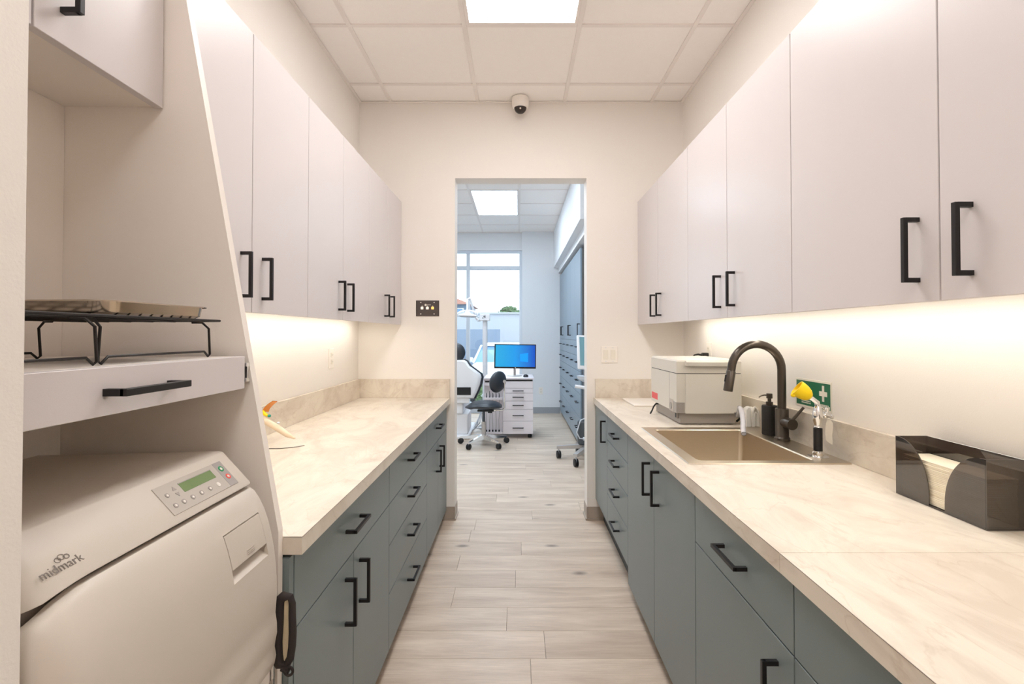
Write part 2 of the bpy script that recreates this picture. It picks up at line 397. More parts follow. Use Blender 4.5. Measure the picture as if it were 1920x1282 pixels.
# ------------------------------------------------------------------ ceilings
def ceiling(name, label, zc, x0, x1, y0, y1, xs, ys, lights, tm):
    c = bx(name, 'gap', None, x0, x1, y0, y1, zc + 0.055, zc + 0.09); tag(c, label, 'ceiling', kind='structure')
    X = sorted([x0] + [q for q in xs if x0 < q < x1] + [x1]); Y = sorted([y0] + [q for q in ys if y0 < q < y1] + [y1])
    for i in range(len(X) - 1):
        for j in range(len(Y) - 1):
            cx, cy = (X[i] + X[i + 1]) / 2, (Y[j] + Y[j + 1]) / 2
            if any(a < cx < b and e < cy < f for a, b, e, f in lights): continue
            MB().box(X[i] + .001, X[i + 1] - .001, Y[j] + .001, Y[j + 1] - .001, zc + 0.006, zc + 0.018, 0.0015).build('ceiling_tile', tm, c, smooth=False)
    for q in X[1:-1]:
        MB().box(q - .012, q + .012, y0, y1, zc, zc + 0.006, 0.001).box(q - .002, q + .002, y0, y1, zc + .004, zc + .03).build('grid_bar', 'tbar', c, smooth=False)
    for q in Y[1:-1]:
        for i in range(len(X) - 1):
            cx = (X[i] + X[i + 1]) / 2
            if any(a < cx < b and e + .05 < q < f - .05 for a, b, e, f in lights): continue
            MB().box(X[i] + .0125, X[i + 1] - .0125, q - .012, q + .012, zc, zc + 0.006, 0.001).build('grid_bar', 'tbar', c, smooth=False)
    for (a, b_, e, f) in ((x0, x0 + .02, y0, y1), (x1 - .02, x1, y0, y1), (x0 + .02, x1 - .02, y0, y0 + .02), (x0 + .02, x1 - .02, y1 - .02, y1)):
        bx('wall_angle', 'tbar', c, a, b_, e, f, zc - 0.001, zc + 0.003)
    return c
P = 0.61
NEARL = (-0.283, 0.327, 1.352, 2.572); BACKFILL = (-0.283, 0.327, -1.088, 0.132)
ceiling('ceiling', 'suspended white tile ceiling with grid over the sink corridor', ZC, XL, XR, YN, YB,
        [-0.893, -0.283, 0.327, 0.937], [3.182 - P * i for i in range(9)], [NEARL, BACKFILL], 'tile')
FL1 = (-0.58, 0.02, 5.73, 6.94); FL2 = (-.58, .02, 3.89, 5.11); FARFILL = (-2.38, -1.78, 5.11, 6.33)
ceiling('ceiling', 'suspended white tile ceiling with grid over the treatment room', FC, -3.2, 1.30, YF, 8.15,
        [-2.98, -2.38, -1.78, -1.18, -0.58, 0.02], [8.16 - P * i for i in range(1, 8)], [FL1, FL2, FARFILL], M['tile'])
def troffer(label, r, z, lamp):
    x0, x1, y0, y1 = r
    t = thing('ceiling_light', label, 'light', ((x0 + x1) / 2, (y0 + y1) / 2, z), 'flat ceiling light panels')
    f = MB()
    for (a, b_, c, d) in ((x0 + .012, x0 + .03, y0 + .012, y1 - .012), (x1 - .03, x1 - .012, y0 + .012, y1 - .012), (x0 + .03, x1 - .03, y0 + .012, y0 + .03), (x0 + .03, x1 - .03, y1 - .03, y1 - .012)):
        f.box(a, b_, c, d, z - .001, z + .012, 0.001)
    f.build('frame', 'tbar', t, smooth=False)
    bx('diffuser', lamp, t, x0 + .03, x1 - .03, y0 + .03, y1 - .03, z + .003, z + .009)
troffer('bright square-edged light panel in the ceiling over the corridor', NEARL, ZC, 'lampnear')
troffer('unseen fill panel added in the corridor ceiling behind the camera', BACKFILL, ZC, 'backfill')  # unseen panel, added as fill light for the niche and near end
troffer('bright light panel in the ceiling seen through the doorway', FL1, FC, 'lampfar')
troffer('light panel in the treatment room ceiling just past the doorway', FL2, FC, 'lampfar')
troffer('unseen fill panel added in the treatment room ceiling beyond the dental chair', FARFILL, FC, 'lampfar')  # out of view, added to brighten the treatment room

# ------------------------------------------------------------------ upper cabinets
ZU0, ZU1 = 1.356, 2.222
def upper(label, side, ys, hy, group):
    """ys: joints; hy: handle y per door"""
    s = 1 if side == 'L' else -1; xf = -0.817 if side == 'L' else 0.84; xw = XL if side == 'L' else XR
    y0, y1 = ys[0], ys[-1]
    t = thing('upper_cabinet', label, 'cabinet', ((xf + xw) / 2, (y0 + y1) / 2, ZU0), group)
    xw += s * .0015; xi = xf - s * 0.0195; a, b_ = sorted((xw, xi))
    MB().box(a, b_, y0 + .0006, y1 - .0006, ZU0 + .032, ZU1 - .0005).build('body', 'white', t, smooth=False)
    for i in range(len(ys) - 1):
        d = front('door', t, 'white', xf, s, ys[i], ys[i + 1], ZU0, ZU1)
        pull(d, xf, s, hy[i], 1.467)
gl = 'white upper cabinets on the sterilizer side'; gr = 'white upper cabinets on the sink side'
upper('white two-door upper cabinet next to the tall tapered panel', 'L', (1.095, 1.505, 1.907), (1.445, 1.567), gl)
upper('white two-door upper cabinet in the middle between the tapered panel and doorway wall', 'L', (1.907, 2.29, 2.69), (2.235, 2.35), gl)
upper('white two-door upper cabinet touching the doorway wall near the black control plate', 'L', (2.69, 3.065, YB - .003), (3.005, 3.125), gl)
upper('white two-door upper cabinet in the doorway corner above the ivory machine', 'R', (2.42, 2.938, YB - .003), (2.875, 3.0), gr)
upper('white two-door upper cabinet directly above the arched faucet', 'R', (1.503, 1.966, 2.42), (1.90, 2.03), gr)
upper('largest white two-door upper cabinet above the smoked towel holder', 'R', (0.45, 0.975, 1.503), (0.906, 1.027), gr)
for nm, xa, xb, ya, yb in (('under the cabinets on the sterilizer side', XL + .100, XL + .130, 1.15, 3.28), ('under the cabinets above the sink', XR - .130, XR - .100, 0.5, 3.06)):
    t = thing('strip_light', 'thin warm strip light ' + nm, 'light', ((xa + xb) / 2, (ya + yb) / 2, ZU0), 'under-cabinet strip lights')
    bx('housing', 'tbar', t, xa - .004, xb + .004, ya - .01, yb + .01, ZU0 + .0265, ZU0 + .0318)
    bx('diffuser', 'strip', t, xa, xb, ya, yb, ZU0 + .0205, ZU0 + .0265)

# ------------------------------------------------------------------ base cabinets
ZT = 0.85; TT = 0.04; ZD = ZT - TT - 0.004
def base(label, side, y0, y1, zb, fronts, group, kick=0.055):
    s = 1 if side == 'L' else -1; xf = -0.497 if side == 'L' else 0.54; xw = XL if side == 'L' else XR
    t = thing('base_cabinet', label, 'cabinet', ((xf + xw) / 2, (y0 + y1) / 2, 0), group)
    xw += s * .0015; a, b_ = sorted((xw, xf - s * 0.0195)); k0, k1 = sorted((xw, xf - s * kick))
    if side == 'R' and y0 < 2.3 and y1 > 1.7:      # leave room for the bowl
        MB().box(a, b_, y0 + .0006, y1 - .0006, zb, .60).box(a, a + .02, y0 + .0006, y1 - .0006, .60, ZT - TT - .0005).box(a, b_, y0 + .0006, y0 + .018, .60, ZT - TT - .0005).box(a, b_, y1 - .018, y1 - .0006, .60, ZT - TT - .0005).build('body', 'greybody', t, smooth=False)
    else:
        MB().box(a, b_, y0 + .0006, y1 - .0006, zb, ZT - TT - .0005).build('body', 'greybody', t, smooth=False)
    MB().box(k0, k1, y0 + .001, y1 - .001, 0.0005, zb).build('toe_kick', 'greybody', t, smooth=False)
    for kind, ya, yb, za, zb_, hv, hy, hz in fronts:
        o = front(kind, t, 'grey', xf, s, ya, yb, za, zb_)
        if hy is not None: pull(o, xf, s, hy, hz, hv)
    return t
gb = 'grey-green base cabinets on the sterilizer side'; gs = 'grey-green base cabinets on the sink side'
Z6 = 0.633
c = base('grey-green base cabinet with one wide drawer over two doors beside the sterilizer', 'L', 1.098, 1.905, .07,
     [('drawer', 1.098, 1.905, Z6, ZD, False, 1.49, .72), ('door', 1.098, 1.495, .07, Z6, True, 1.424, .52), ('door', 1.495, 1.905, .07, Z6, True, 1.55, .52)], gb)
bx('end_panel', 'grey', c, -0.62, -0.517, 1.0765, 1.0975, .001, ZD)
bx('filler', 'grey', c, -0.5165, -0.4985, 1.0765, 1.0975, .07, ZD - 0.004)
base('grey-green bank of four drawers in the middle of the sterilizer side run', 'L', 1.905, 2.69, .07,
     [('drawer', 1.905, 2.69, a, b_, False, 2.285, h) for a, b_, h in ((Z6, ZD, .724), (.474, Z6, .562), (.288, .474, .388), (.07, .288, .188))], gb)
base('grey-green base cabinet, drawer over two doors, at the doorway end facing the sink run', 'L', 2.69, YB - .003, .07,
     [('drawer', 2.69, YB - .003, Z6, ZD, False, 3.05, .722), ('door', 2.69, 3.065, .07, Z6, True, 3.0, .52), ('door', 3.065, YB - .003, .07, Z6, True, 3.125, .52)], gb)
base('narrow grey-green base cabinet with one tall door at the doorway end of the sink run', 'R', 2.975, YB - .003, .15,
     [('door', 2.975, YB - .003, .15, ZD, True, 3.03, .692)], gs)
base('narrow grey-green bank of four drawers under the ivory machine', 'R', 2.42, 2.975, .15,
     [('drawer', 2.42, 2.975, a, b_, False, 2.69, h) for a, b_, h in ((.655, ZD, .735), (.495, .655, .585), (.333, .495, .425), (.15, .333, .245))], gs)
base('grey-green sink base cabinet with two tall doors', 'R', 1.503, 2.42, .07,
     [('door', 1.956, 2.42, .07, ZD, True, 2.017, .70), ('door', 1.503, 1.956, .07, ZD, True, 1.887, .70)], gs)
base('grey-green base cabinet with drawer over one door nearest the towel holder', 'R', .968, 1.503, .07,
     [('drawer', .968, 1.503, .66, ZD, False, 1.23, .737), ('door', .968, 1.503, .07, .66, True, 1.03, .545)], gs)
base('grey-green base cabinet at the near end of the sink run, mostly out of view', 'R', .30, .968, .07,
     [('drawer', .30, .968, .66, ZD, False, .70, .737), ('door', .30, .968, .07, .66, True, .90, .545)], gs)

# ------------------------------------------------------------------ worktops
XCL = -0.470; XCR = 0.528; SP = 0.02; SH = 0.13
t = thing('worktop', 'long cream marble-look worktop on the sterilizer side', 'worktop', ((XL + XCL) / 2, 2.25, ZT - TT))
MB().box(XL + .0015, XCL, 1.0755, YB - .0015, ZT - TT, ZT, 0.0008).build('slab', 'marble', t, smooth=False)
bx('backsplash', 'marble', t, XL + .0015, XL + SP, 1.0755, YB - SP - .0005, ZT + .0003, ZT + SH, .0008)
bx('backsplash', 'marble', t, XL + .0015, XCL - .004, YB - SP, YB - .0015, ZT + .0003, ZT + SH, .0008)
def edgeline(t, x0, x1, y0, y1):
    return MB().box(x0, x1, y0, y1, ZT - .0016, ZT - .0006).build('edge_seam', 'logo', t, smooth=False)
edgeline(t, XCL - .001, XCL + .0003, 1.0757, YB - .001)
edgeline(t, -.51, XCL, 1.0752, 1.0765)
RX0, RX1, RY0, RY1 = .577, 1.134, 1.666, 2.313       # sink rim
HX0, HX1, HY0, HY1 = .615, 1.04, 1.695, 2.265        # hole
t = thing('worktop', 'long cream marble-look worktop holding the sink', 'worktop', ((XR + XCR) / 2, 2.2, ZT - TT))
b = MB()
XW = XR - .0015
for q in ((XCR, XW, .997, HY0), (XCR, XW, HY1, YB - .0015), (XCR, HX0, HY0, HY1), (HX1, XW, HY0, HY1)):
    b.box(q[0], q[1], q[2], q[3], ZT - TT, ZT)
bmesh.ops.remove_doubles(b.bm, verts=b.bm.verts[:], dist=1e-5)
b.build('slab', 'marble', t, smooth=False)
bx('backsplash', 'marble', t, XR - SP, XR - .0015, .2, YB - SP - .0005, ZT + .0003, ZT + SH, .0008)
bx('backsplash', 'marble', t, XCR + .012, XR - .0015, YB - SP, YB - .0015, ZT + .0003, ZT + SH, .0008)
edgeline(t, XCR - .0003, XCR + .001, .998, YB - .001)
t2 = thing('worktop', 'near section of cream worktop beyond the fine joint under the towel holder', 'worktop', ((XR + XCR) / 2, .6, ZT - TT))
MB().box(XCR, XR - .0015, .2, .9962, ZT - TT, ZT, .0006).build('slab', 'marble', t2, smooth=False)
edgeline(t2, XCR - .0003, XCR + .001, .2, .995)

# ------------------------------------------------------------------ sink
t = thing('sink', 'rectangular brushed steel drop-in sink in the cream worktop', 'sink', ((RX0 + RX1) / 2, (RY0 + RY1) / 2, ZT))
BX0, BX1, BY0, BY1 = .627, 1.026, 1.708, 2.253
def rr(x0, x1, y0, y1, r, z, n=6):
    out = []
    for cx, cy, a0 in ((x1 - r, y1 - r, 0), (x0 + r, y1 - r, PI / 2), (x0 + r, y0 + r, PI), (x1 - r, y0 + r, 1.5 * PI)):
        for i in range(n + 1):
            a = a0 + PI / 2 * i / n; out.append((cx + r * math.cos(a), cy + r * math.sin(a), z))
    return out
zr = ZT + .0045
b = MB()
b.skin([[b._v(p) for p in rr(*q)] for q in ((RX0, RX1, RY0, RY1, .006, ZT + .0004), (RX0 + .0025, RX1 - .0025, RY0 + .0025, RY1 - .0025, .005, zr),
    (BX0 - .004, BX1 + .004, BY0 - .004, BY1 + .004, .022, zr), (BX0, BX1, BY0, BY1, .018, zr - .004))], cap=False)
b.build('rim', 'steel', t)
b = MB()
b.skin([[b._v(p) for p in rr(*q)] for q in ((BX0, BX1, BY0, BY1, .018, zr - .004), (BX0 + .003, BX1 - .003, BY0 + .003, BY1 - .003, .018, ZT - .17),
    (BX0 + .012, BX1 - .012, BY0 + .012, BY1 - .012, .022, ZT - .195), (BX0 + .04, BX1 - .04, BY0 + .04, BY1 - .04, .03, ZT - .202), (.80, .86, 1.95, 2.01, .029, ZT - .206))], cap=False)
b.build('bowl', 'steel', t)
MB().lathe([(.045, -.2065), (.045, -.2035), (.03, -.2035), (.028, -.212), (0, -.212)], (.83, 1.98, ZT)).build('drain', 'chrome', t)

# ------------------------------------------------------------------ faucet
FX, FYY = 1.092, 2.034; zd = zr
t = thing('faucet', 'tall matt black arched faucet with pull-down spray head', 'faucet', (FX, FYY, zd))
MB().lathe([(.030, 0), (.030, .010), (.0265, .014), (.0255, .016), (.0255, .127), (.0245, .130), (.0185, .130)], (FX, FYY, zd), n=32).build('body', 'gun', t)
a = math.radians(14)
dx = Vector((-math.cos(a), -math.sin(a) * .25, 0)).normalized()
R0 = .107; zc_ = 1.143
pts = [Vector((FX, FYY, zd + .128)), Vector((FX, FYY, 1.06)), Vector((FX, FYY, 1.11))]
for i in range(0, 19):
    th = PI * i / 18 * (1.0 - 0.02)
    pts.append(Vector((FX, FYY, zc_)) + dx * (R0 - R0 * math.cos(th)) + Vector((0, 0, R0 * math.sin(th))))
e = pts[-1]; dn = (dx * .20 + Vector((0, 0, -1))).normalized() * 1.0
dn = (Vector((0, 0, -1)) + dx * .17).normalized()
pts.append(e + dn * .012)
MB().tube(pts, .0165, 20).build('spout', 'gun', t)
h0 = pts[-1] - dn * .002
hd = MB().lathe([(.0165, -.001), (.0185, .002), (.0185, .082), (.0165, .084), (0, .084)], h0, dn, n=28).build('spray_head', 'gun', t)
bb = MB(); q = h0 + dx * .0185 + dn * .03
bb.tube([q - dn * .014, q, q + dn * .014], .0042, 8); bb.build('spray_button', 'black', hd)
zz = .932
MB().cyl((FX + .002, FYY - .015, zz), (FX + .006, FYY - .047, zz - .002), .0215, n=28).build('valve_body', 'gun', t)
hk = MB().cyl((FX + .006, FYY - .047, zz - .002), (FX + .0072, FYY - .066, zz - .003), .0222, n=28).build('lever_hub', 'gun', t)
MB().cyl((FX + .010, FYY - .057, zz + .012), (FX + .047, FYY - .075, zz + .068), .0062, .0052, n=14).build('lever', 'gun', hk)

# ------------------------------------------------------------------ soap dispenser
sx, sy = 1.100, 2.150
t = thing('soap_dispenser', 'matt black cylindrical soap pump behind the faucet', 'soap dispenser', (sx, sy, zd))
MB().lathe([(.030, 0), (.0315, .003), (.0315, .122), (.0295, .126), (.013, .127)], (sx, sy, zd), n=32).build('bottle', 'soap', t)
pm = MB().lathe([(.0145, .127), (.0145, .142), (.0075, .143), (.0075, .156), (.0125, .157), (.0125, .176), (.011, .178), (0, .178)], (sx, sy, zd), n=24).build('pump', 'gun', t)
MB().tube([(sx - .008, sy, zd + .170), (sx - .022, sy, zd + .171), (sx - .036, sy, zd + .168), (sx - .046, sy, zd + .161)], [.0035, .0033, .003, .0026], 8).build('nozzle', 'gun', pm)

# ------------------------------------------------------------------ eyewash
ex, ey = 1.070, 1.755
t = thing('eyewash_station', 'chrome eyewash fitting with yellow rubber cup and black sleeve', 'eyewash', (ex, ey, zd))
MB().lathe([(.034, 0), (.034, .003), (.020, .005), (.0185, .006), (.0185, .016), (.016, .018), (.0155, .022)], (ex, ey, zd), n=28).build('flange', 'chrome', t)
MB().lathe([(.0145, .020), (.0145, .102), (.0135, .103)], (ex, ey, zd), n=24).build('sleeve', 'black', t)
MB().lathe([(.0105, .102), (.0125, .106), (.0105, .110), (.011, .114), (.0155, .128), (.0172, .142), (.0165, .160), (.012, .176), (.009, .180), (.0095, .186), (0, .187)], (ex, ey, zd), n=24).build('valve', 'chrome', t)
pk = Vector((ex, ey, zd + .184)); dk = Vector((-.74, .26, .60)).normalized()
MB().tube([pk, pk + Vector((0, 0, .008)), pk + Vector((-.004, 0, .012)) + dk * .012, pk + Vector((-.004, 0, .012)) + dk * .030], [.0085, .0085, .0078, .0078], 14).build('outlet_pipe', 'chrome', t)
ck = pk + Vector((-.004, 0, .012)) + dk * .022
MB().lathe([(.009, 0), (.014, .003), (.022, .013), (.0275, .028), (.0295, .044), (.0295, .056), (.0265, .056), (.020, .026), (.0, .014)], ck, dk, n=28).build('cup', 'yellow', t)
tipv = ck + dk * .050 + Vector((-.018, 0, -.023))
MB().ell(tipv, (.009, .010, .008), 14, 8).build('spout_tip', 'yellow', t)
MB().tube([(ex + .010, ey, zd + .150), (ex + .022, ey, zd + .148), (ex + .036, ey, zd + .146)], .0062, 12).lathe([(.010, 0), (.0115, .004), (.0115, .014), (.009, .018)], (ex + .020, ey, zd + .149), (1, 0, -.1), 16).build('side_arm', 'chrome', t)
MB().tube([(ex - .010, ey, zd + .188), (ex + .008, ey, zd + .180), (ex + .030, ey, zd + .166)], .0022, 8).build('lever', 'chrome', t)
MB().lathe([(.0055, 0), (.0060, .010), (.0075, .022), (.0078, .026), (0, .028)], (ex + .0345, ey, zd + .150), (0, 0, 1), 16).build('knob', 'chrome', t)
MB().tube([(ex + .036, ey, zd + .146), (ex + .044, ey, zd + .145), (ex + .050, ey, zd + .140)], .0045, 10).lathe([(.0075, 0), (.0075, .008)], (ex + .046, ey, zd + .143), (1, 0, -.4), 14).build('coupling', 'chrome', t)
tg = MB(); poly = []
for (u, v) in ((-.006, 0), (.006, 0), (.0125, -.010), (.0135, -.030), (.0115, -.055), (.012, -.075), (.010, -.088), (-.004, -.080), (-.012, -.072), (-.0135, -.045), (-.0125, -.012)):
    poly.append((ex + .043 + u, ey + .004 + math.sin(v * 90) * .002, zd + .130 + v))
tg.prism(poly, (.0006, .0016, 0))
o = tg.build('tag', 'signwhite'); tag(o, 'white plastic tag hanging from the eyewash fitting', 'tag')
tr = MB(); tr.tube([Vector((ex + .043, ey + .005, zd + .132)) + Vector((math.cos(q) * .006, 0, math.sin(q) * .008)) for q in [2 * PI * k / 14 for k in range(14)]], .0009, 6, loop=True)
o2 = tr.build('tag_loop', 'plate', o)

# ------------------------------------------------------------------ first aid sign
t = thing('first_aid_sign', 'small green sign with white cross on the wall behind the faucet', 'sign', (XR, 1.93, 1.05))
SY0, SY1, SZ0, SZ1 = 1.816, 2.052, .998, 1.112
bx('backing', 'signwhite', t, XR - .0015, XR, SY0, SY1, SZ0, SZ1, .0003)
b = MB(); b.box(XR - .0021, XR - .0015, SY0 + .008, SY1 - .008, SZ0 + .008, SZ1 - .008); b.build('green_field', 'signgreen', t, smooth=False)
cy_, cz_ = SY0 + .050, (SZ0 + SZ1) / 2 + .010
MB().box(XR - .0026, XR - .0021, cy_ - .0065, cy_ + .0065, cz_ - .030, cz_ + .030).box(XR - .0026, XR - .00211, cy_ - .024, cy_ - .0065, cz_ - .010, cz_ + .008).box(XR - .0026, XR - .00211, cy_ + .0065, cy_ + .024, cz_ - .010, cz_ + .008).build('white_cross', 'signwhite', t, smooth=False)
b = MB()
for r_ in range(5):
    yy = SY1 - .045
    while yy > SY1 - .105:
        wd = random.choice((.0035, .0045, .0055)); z0 = SZ0 + .046 - r_ * .0075
        b.box(XR - .0025, XR - .0021, yy - wd, yy, z0, z0 + .0042); yy -= wd + random.choice((.0016, .0016, .004))
b.build('small_lettering', 'signwhite', t, smooth=False)
b = MB(); yy = SY0 + .085
while yy > SY0 + .020:
    b.box(XR - .0025, XR - .0021, yy - .0035, yy, SZ0 + .016, SZ0 + .026); yy -= .0058
b.build('large_lettering', 'signwhite', t, smooth=False)

# ------------------------------------------------------------------ smoked towel holder + towels
hx0, hx1, hy0, hy1, hz1 = 1.050, 1.139, 1.104, 1.369, ZT + .159
t = thing('towel_holder', 'smoked clear acrylic box holder with curved front cutout', 'holder', (1.095, 1.236, ZT))
th = .003
bx('base_plate', 'smoked', t, hx0, hx1, hy0, hy1, ZT + .0005, ZT + .0035, .0004)
bx('rear_panel', 'smoked', t, hx1 - th, hx1, hy0, hy1, ZT + .0036, hz1, .0004)
bx('side_panel', 'smoked', t, hx0, hx1 - th - .0002, hy0, hy0 + th, ZT + .0036, hz1, .0004)
bx('side_panel', 'smoked', t, hx0, hx1 - th - .0002, hy1 - th, hy1, ZT + .0036, hz1, .0004)
for sgn, ya in ((1, hy0 + th + .0002), (-1, hy1 - th - .0002)):
    wd = .106; z0 = ZT + .0036; H = hz1 - z0; poly = [(hx0, ya, z0), (hx0, ya + sgn * wd, z0)]
    for i in range(0, 15):
        q = PI / 2 * i / 14
        poly.append((hx0, ya + sgn * (.006 + (wd - .006) * math.cos(q)), z0 + .02 + (H - .02) * math.sin(q)))
    poly.append((hx0, ya, hz1))
    MB().prism(poly, (th, 0, 0)).build('front_panel', 'smoked', t)
tw = thing('paper_towel_stack', 'stack of folded cream paper towels inside the smoked holder', 'paper towels', (1.095, 1.236, ZT + .004))
zq = ZT + .0042; k = 0
while zq < ZT + .112:
    j1 = random.uniform(-.002, .002); dz = .0042
    bend = .012 * math.sin((zq - ZT) / .12 * PI * .5)
    MB().box(hx0 + th + .004 + abs(j1) * 1.2, hx1 - th - .003, hy0 + .012 + j1, hy1 - .012 + j1, zq, zq + dz - .0006, .0008).build('towel', 'paper', tw, smooth=False)
    zq += dz; k += 1

# ------------------------------------------------------------------ ivory machine on worktop
t = thing('tabletop_sterilizer', 'boxy ivory tabletop machine with grey base and red label by the sink', 'machine', (.93, 2.6, ZT))
mx0, mx1, my0, my1 = .770, 1.085, 2.385, 2.834
def quadprof(x0, x1, y0, y1, z, bow=0.0, n=8):
    out = [(x0, y1, z), (x0, y0, z)]
    for i in range(1, n): u = i / n; out.append((x0 + (x1 - x0) * u, y0 - bow * math.sin(PI * u), z))
    out += [(x1, y0, z), (x1, y1, z)]; return out
MB().loft([quadprof(.795, 1.063, my0 + .022, my1 - .01, ZT + .004), quadprof(.795, 1.063, my0 + .022, my1 - .01, ZT + .062)]).build('base', 'machine2', t)
for fx, fy in ((.81, my0 + .05), (1.045, my0 + .05), (.81, my1 - .04), (1.045, my1 - .04)):
    MB().cyl((fx, fy, ZT + .0003), (fx, fy, ZT + .005), .012, n=12).build('foot', 'black', t)
MB().loft([quadprof(mx0, mx1, my0, my1, ZT + .0625, .004), quadprof(mx0, mx1, my0, my1, ZT + .249, .004)]).build('housing', 'machine', t)
MB().loft([quadprof(mx0, mx1, my0, my1, ZT + .2525, .004), quadprof(mx0, mx1, my0, my1, ZT + .309, .004), quadprof(mx0 + .006, mx1 - .006, my0 + .006, my1 - .006, ZT + .3165, .004)]).build('lid', 'machine', t)
MB().loft([quadprof(mx0 + .002, mx1 - .002, my0 + .002, my1 - .002, ZT + .249, .004), quadprof(mx0 + .002, mx1 - .002, my0 + .002, my1 - .002, ZT + .2525, .004)]).build('lid_seam', 'gap', t)
MB().loft([quadprof(.812, 1.045, my0 - .0075, my0 + .05, z, .004) for z in (ZT + .0585, ZT + .247)]).build('front_door', 'machine', t)
MB().loft([quadprof(.812, 1.050, my0 - .016, my0 + .02, ZT + .288, .010), quadprof(.812, 1.050, my0 - .018, my0 + .02, ZT + .306, .010), quadprof(.812, 1.050, my0 - .012, my0 + .02, ZT + .3125, .010)]).build('lid_grip', 'machine', t)
bx('corner_block', 'machine2', t, mx0 - .0015, .811, my0 - .0016, my0 + .050, ZT + .0585, ZT + .112, .002)
MB().box(mx0 - .0018, mx0 - .0002, my0 + .050, my0 + .112, ZT + .0585, ZT + .118).build('side_recess', 'keypad', t, smooth=False)
bb = MB(); bb.cyl((mx0 - .004, my0 + .085, ZT + .084), (mx0 - .0018, my0 + .085, ZT + .084), .018, n=24); bb.build('drain_knob', 'machine2', t)
bx('latch', 'machine2', t, .783, .7955, my0 + .040, my0 + .068, ZT + .026, ZT + .058, .002)
bx('latch_slot', 'black', t, .7815, .7832, my0 + .045, my0 + .062, ZT + .030, ZT + .052)
bx('warning_label', 'redlabel', t, mx0 - .0008, mx0, my1 - .125, my1 - .012, ZT + .080, ZT + .115)
bx('side_seam', 'machine2', t, mx0 - .0006, mx0, my0 + .112, my0 + .1135, ZT + .118, ZT + .249)
MB().tube([(.80, my1 - .06, ZT + .050), (.775, my1 - .075, ZT + .052), (.755, my1 - .10, ZT + .040), (.740, my1 - .12, ZT + .020), (.728, my1 - .13, ZT + .006)], .0042, 8).build('rear_lead', 'black', t)
cl = MB().tube([(1.062, 2.44, ZT + .040), (1.080, 2.43, ZT + .046), (1.092, 2.425, ZT + .038), (1.094, 2.428, ZT + .022), (1.085, 2.44, ZT + .010)], .0055, 10); cl.build('hose_fitting', 'black', t)
# tray lying behind the machine
t = thing('flat_tray', 'thin white flat mat lying behind the ivory machine in the corner', 'tray', (.85, 3.2, ZT))
b = MB(); b.box(.71, 1.05, 3.0, 3.35, ZT + .0003, ZT + .0055, .002); b.build('plate', 'plate', t, smooth=False)
b = MB()
for q in ((.71, .722, 3.0, 3.35), (1.038, 1.05, 3.0, 3.35), (.722, 1.038, 3.0, 3.012), (.722, 1.038, 3.338, 3.35)): b.box(*q, ZT + .0056, ZT + .008)
b.build('raised_rim', 'plate', t, smooth=False)
# clear drain hose
P0 = [(1.0755, 2.425, ZT + .044), (1.074, 2.400, ZT + .045), (1.066, 2.371, ZT + .066), (1.053, 2.335, ZT + .092), (1.045, 2.305, ZT + .092), (1.038, 2.275, ZT + .070), (1.030, 2.250, ZT + .040), (1.018, 2.225, ZT + .014), (1.010, 2.200, ZT - .004)]
t = thing('drain_hose', 'clear plastic hose hanging over the sink edge', 'hose', P0[0])
MB().tube(P0, .0112, 18).build('tube', 'clear', t)
e1, e2 = Vector(P0[-2]), Vector(P0[-1]); dd = (e2 - e1).normalized(); u = dd.orthogonal().normalized(); v = dd.cross(u)
MB().tube([e2 + u * math.cos(q) * .0110 + v * math.sin(q) * .0110 for q in [2 * PI * k / 20 for k in range(20)]], .0009, 6, loop=True).build('end_ring', 'black', t)
# folded cloth: draped layers
def drape(x0, y0, z0, hw, h, off, thick, n=14):
    """strip folded over like an upside-down U, extruded along y"""
    prof = []
    for i in range(n + 1):
        q = PI * i / n; prof.append((x0 - hw * math.cos(q), z0 + h * (.55 + .45 * math.sin(q)) + .002 * math.sin(5 * q + off)))
    prof = [(x0 - hw * 1.08, z0)] + prof + [(x0 + hw * 1.05, z0 + .001)]
    inner = [(x0 + (px - x0) * (1 - thick / hw), z0 + (pz - z0) * (1 - thick / h)) for px, pz in prof][::-1]
    b = MB(); ring = prof + inner; rings = []
    for k in range(6):
        f = k / 5; s_ = 1 + .05 * math.sin(3 * f + off)
        rings.append([(x0 + (px - x0) * s_ + .003 * math.sin(4 * f + off), y0 + f * .036, z0 + (pz - z0) * (1 + .04 * math.sin(5 * f + off))) for px, pz in ring])
    return b.loft(rings)
t = thing('white_cloth', 'folded white cloth bundle standing between machine and soap pump', 'cloth', (1.10, 2.34, ZT + .005))
b = MB(); rings = []
for k in range(9):
    f = k / 8; hh = .096 + .006 * math.sin(3 * f + 1); x0 = 1.074 + .002 * math.sin(6 * f); x1 = 1.1015 + .0015 * math.sin(5 * f + 2)
    e = .004 if k in (0, 8) else 0
    rings.append([(x0 + e, 2.318 + f * .040, ZT + .0055), (x0 + e, 2.318 + f * .040, ZT + hh * .55), (x0 + .001 + e, 2.318 + f * .040, ZT + hh * .80), (x0 + .007 + e, 2.318 + f * .040, ZT + hh * .96 - e), (x0 + .014, 2.318 + f * .040, ZT + hh - e), (x1 - .006, 2.318 + f * .040, ZT + hh * .97 - e), (x1 - .001 - e, 2.318 + f * .040, ZT + hh * .82), (x1 - .003 - e, 2.318 + f * .040, ZT + hh * .45), (x1 - .001 - e, 2.318 + f * .040, ZT + .0055)])
b.loft(rings).build('fold', 'cloth', t)
drape(1.1195, 2.318, ZT + .0055, .0165, .090, .9, .0055).build('fold', 'cloth', t)
drape(1.1195, 2.316, ZT + .0055, .0090, .068, 1.9, .0035).build('fold', 'cloth', t)

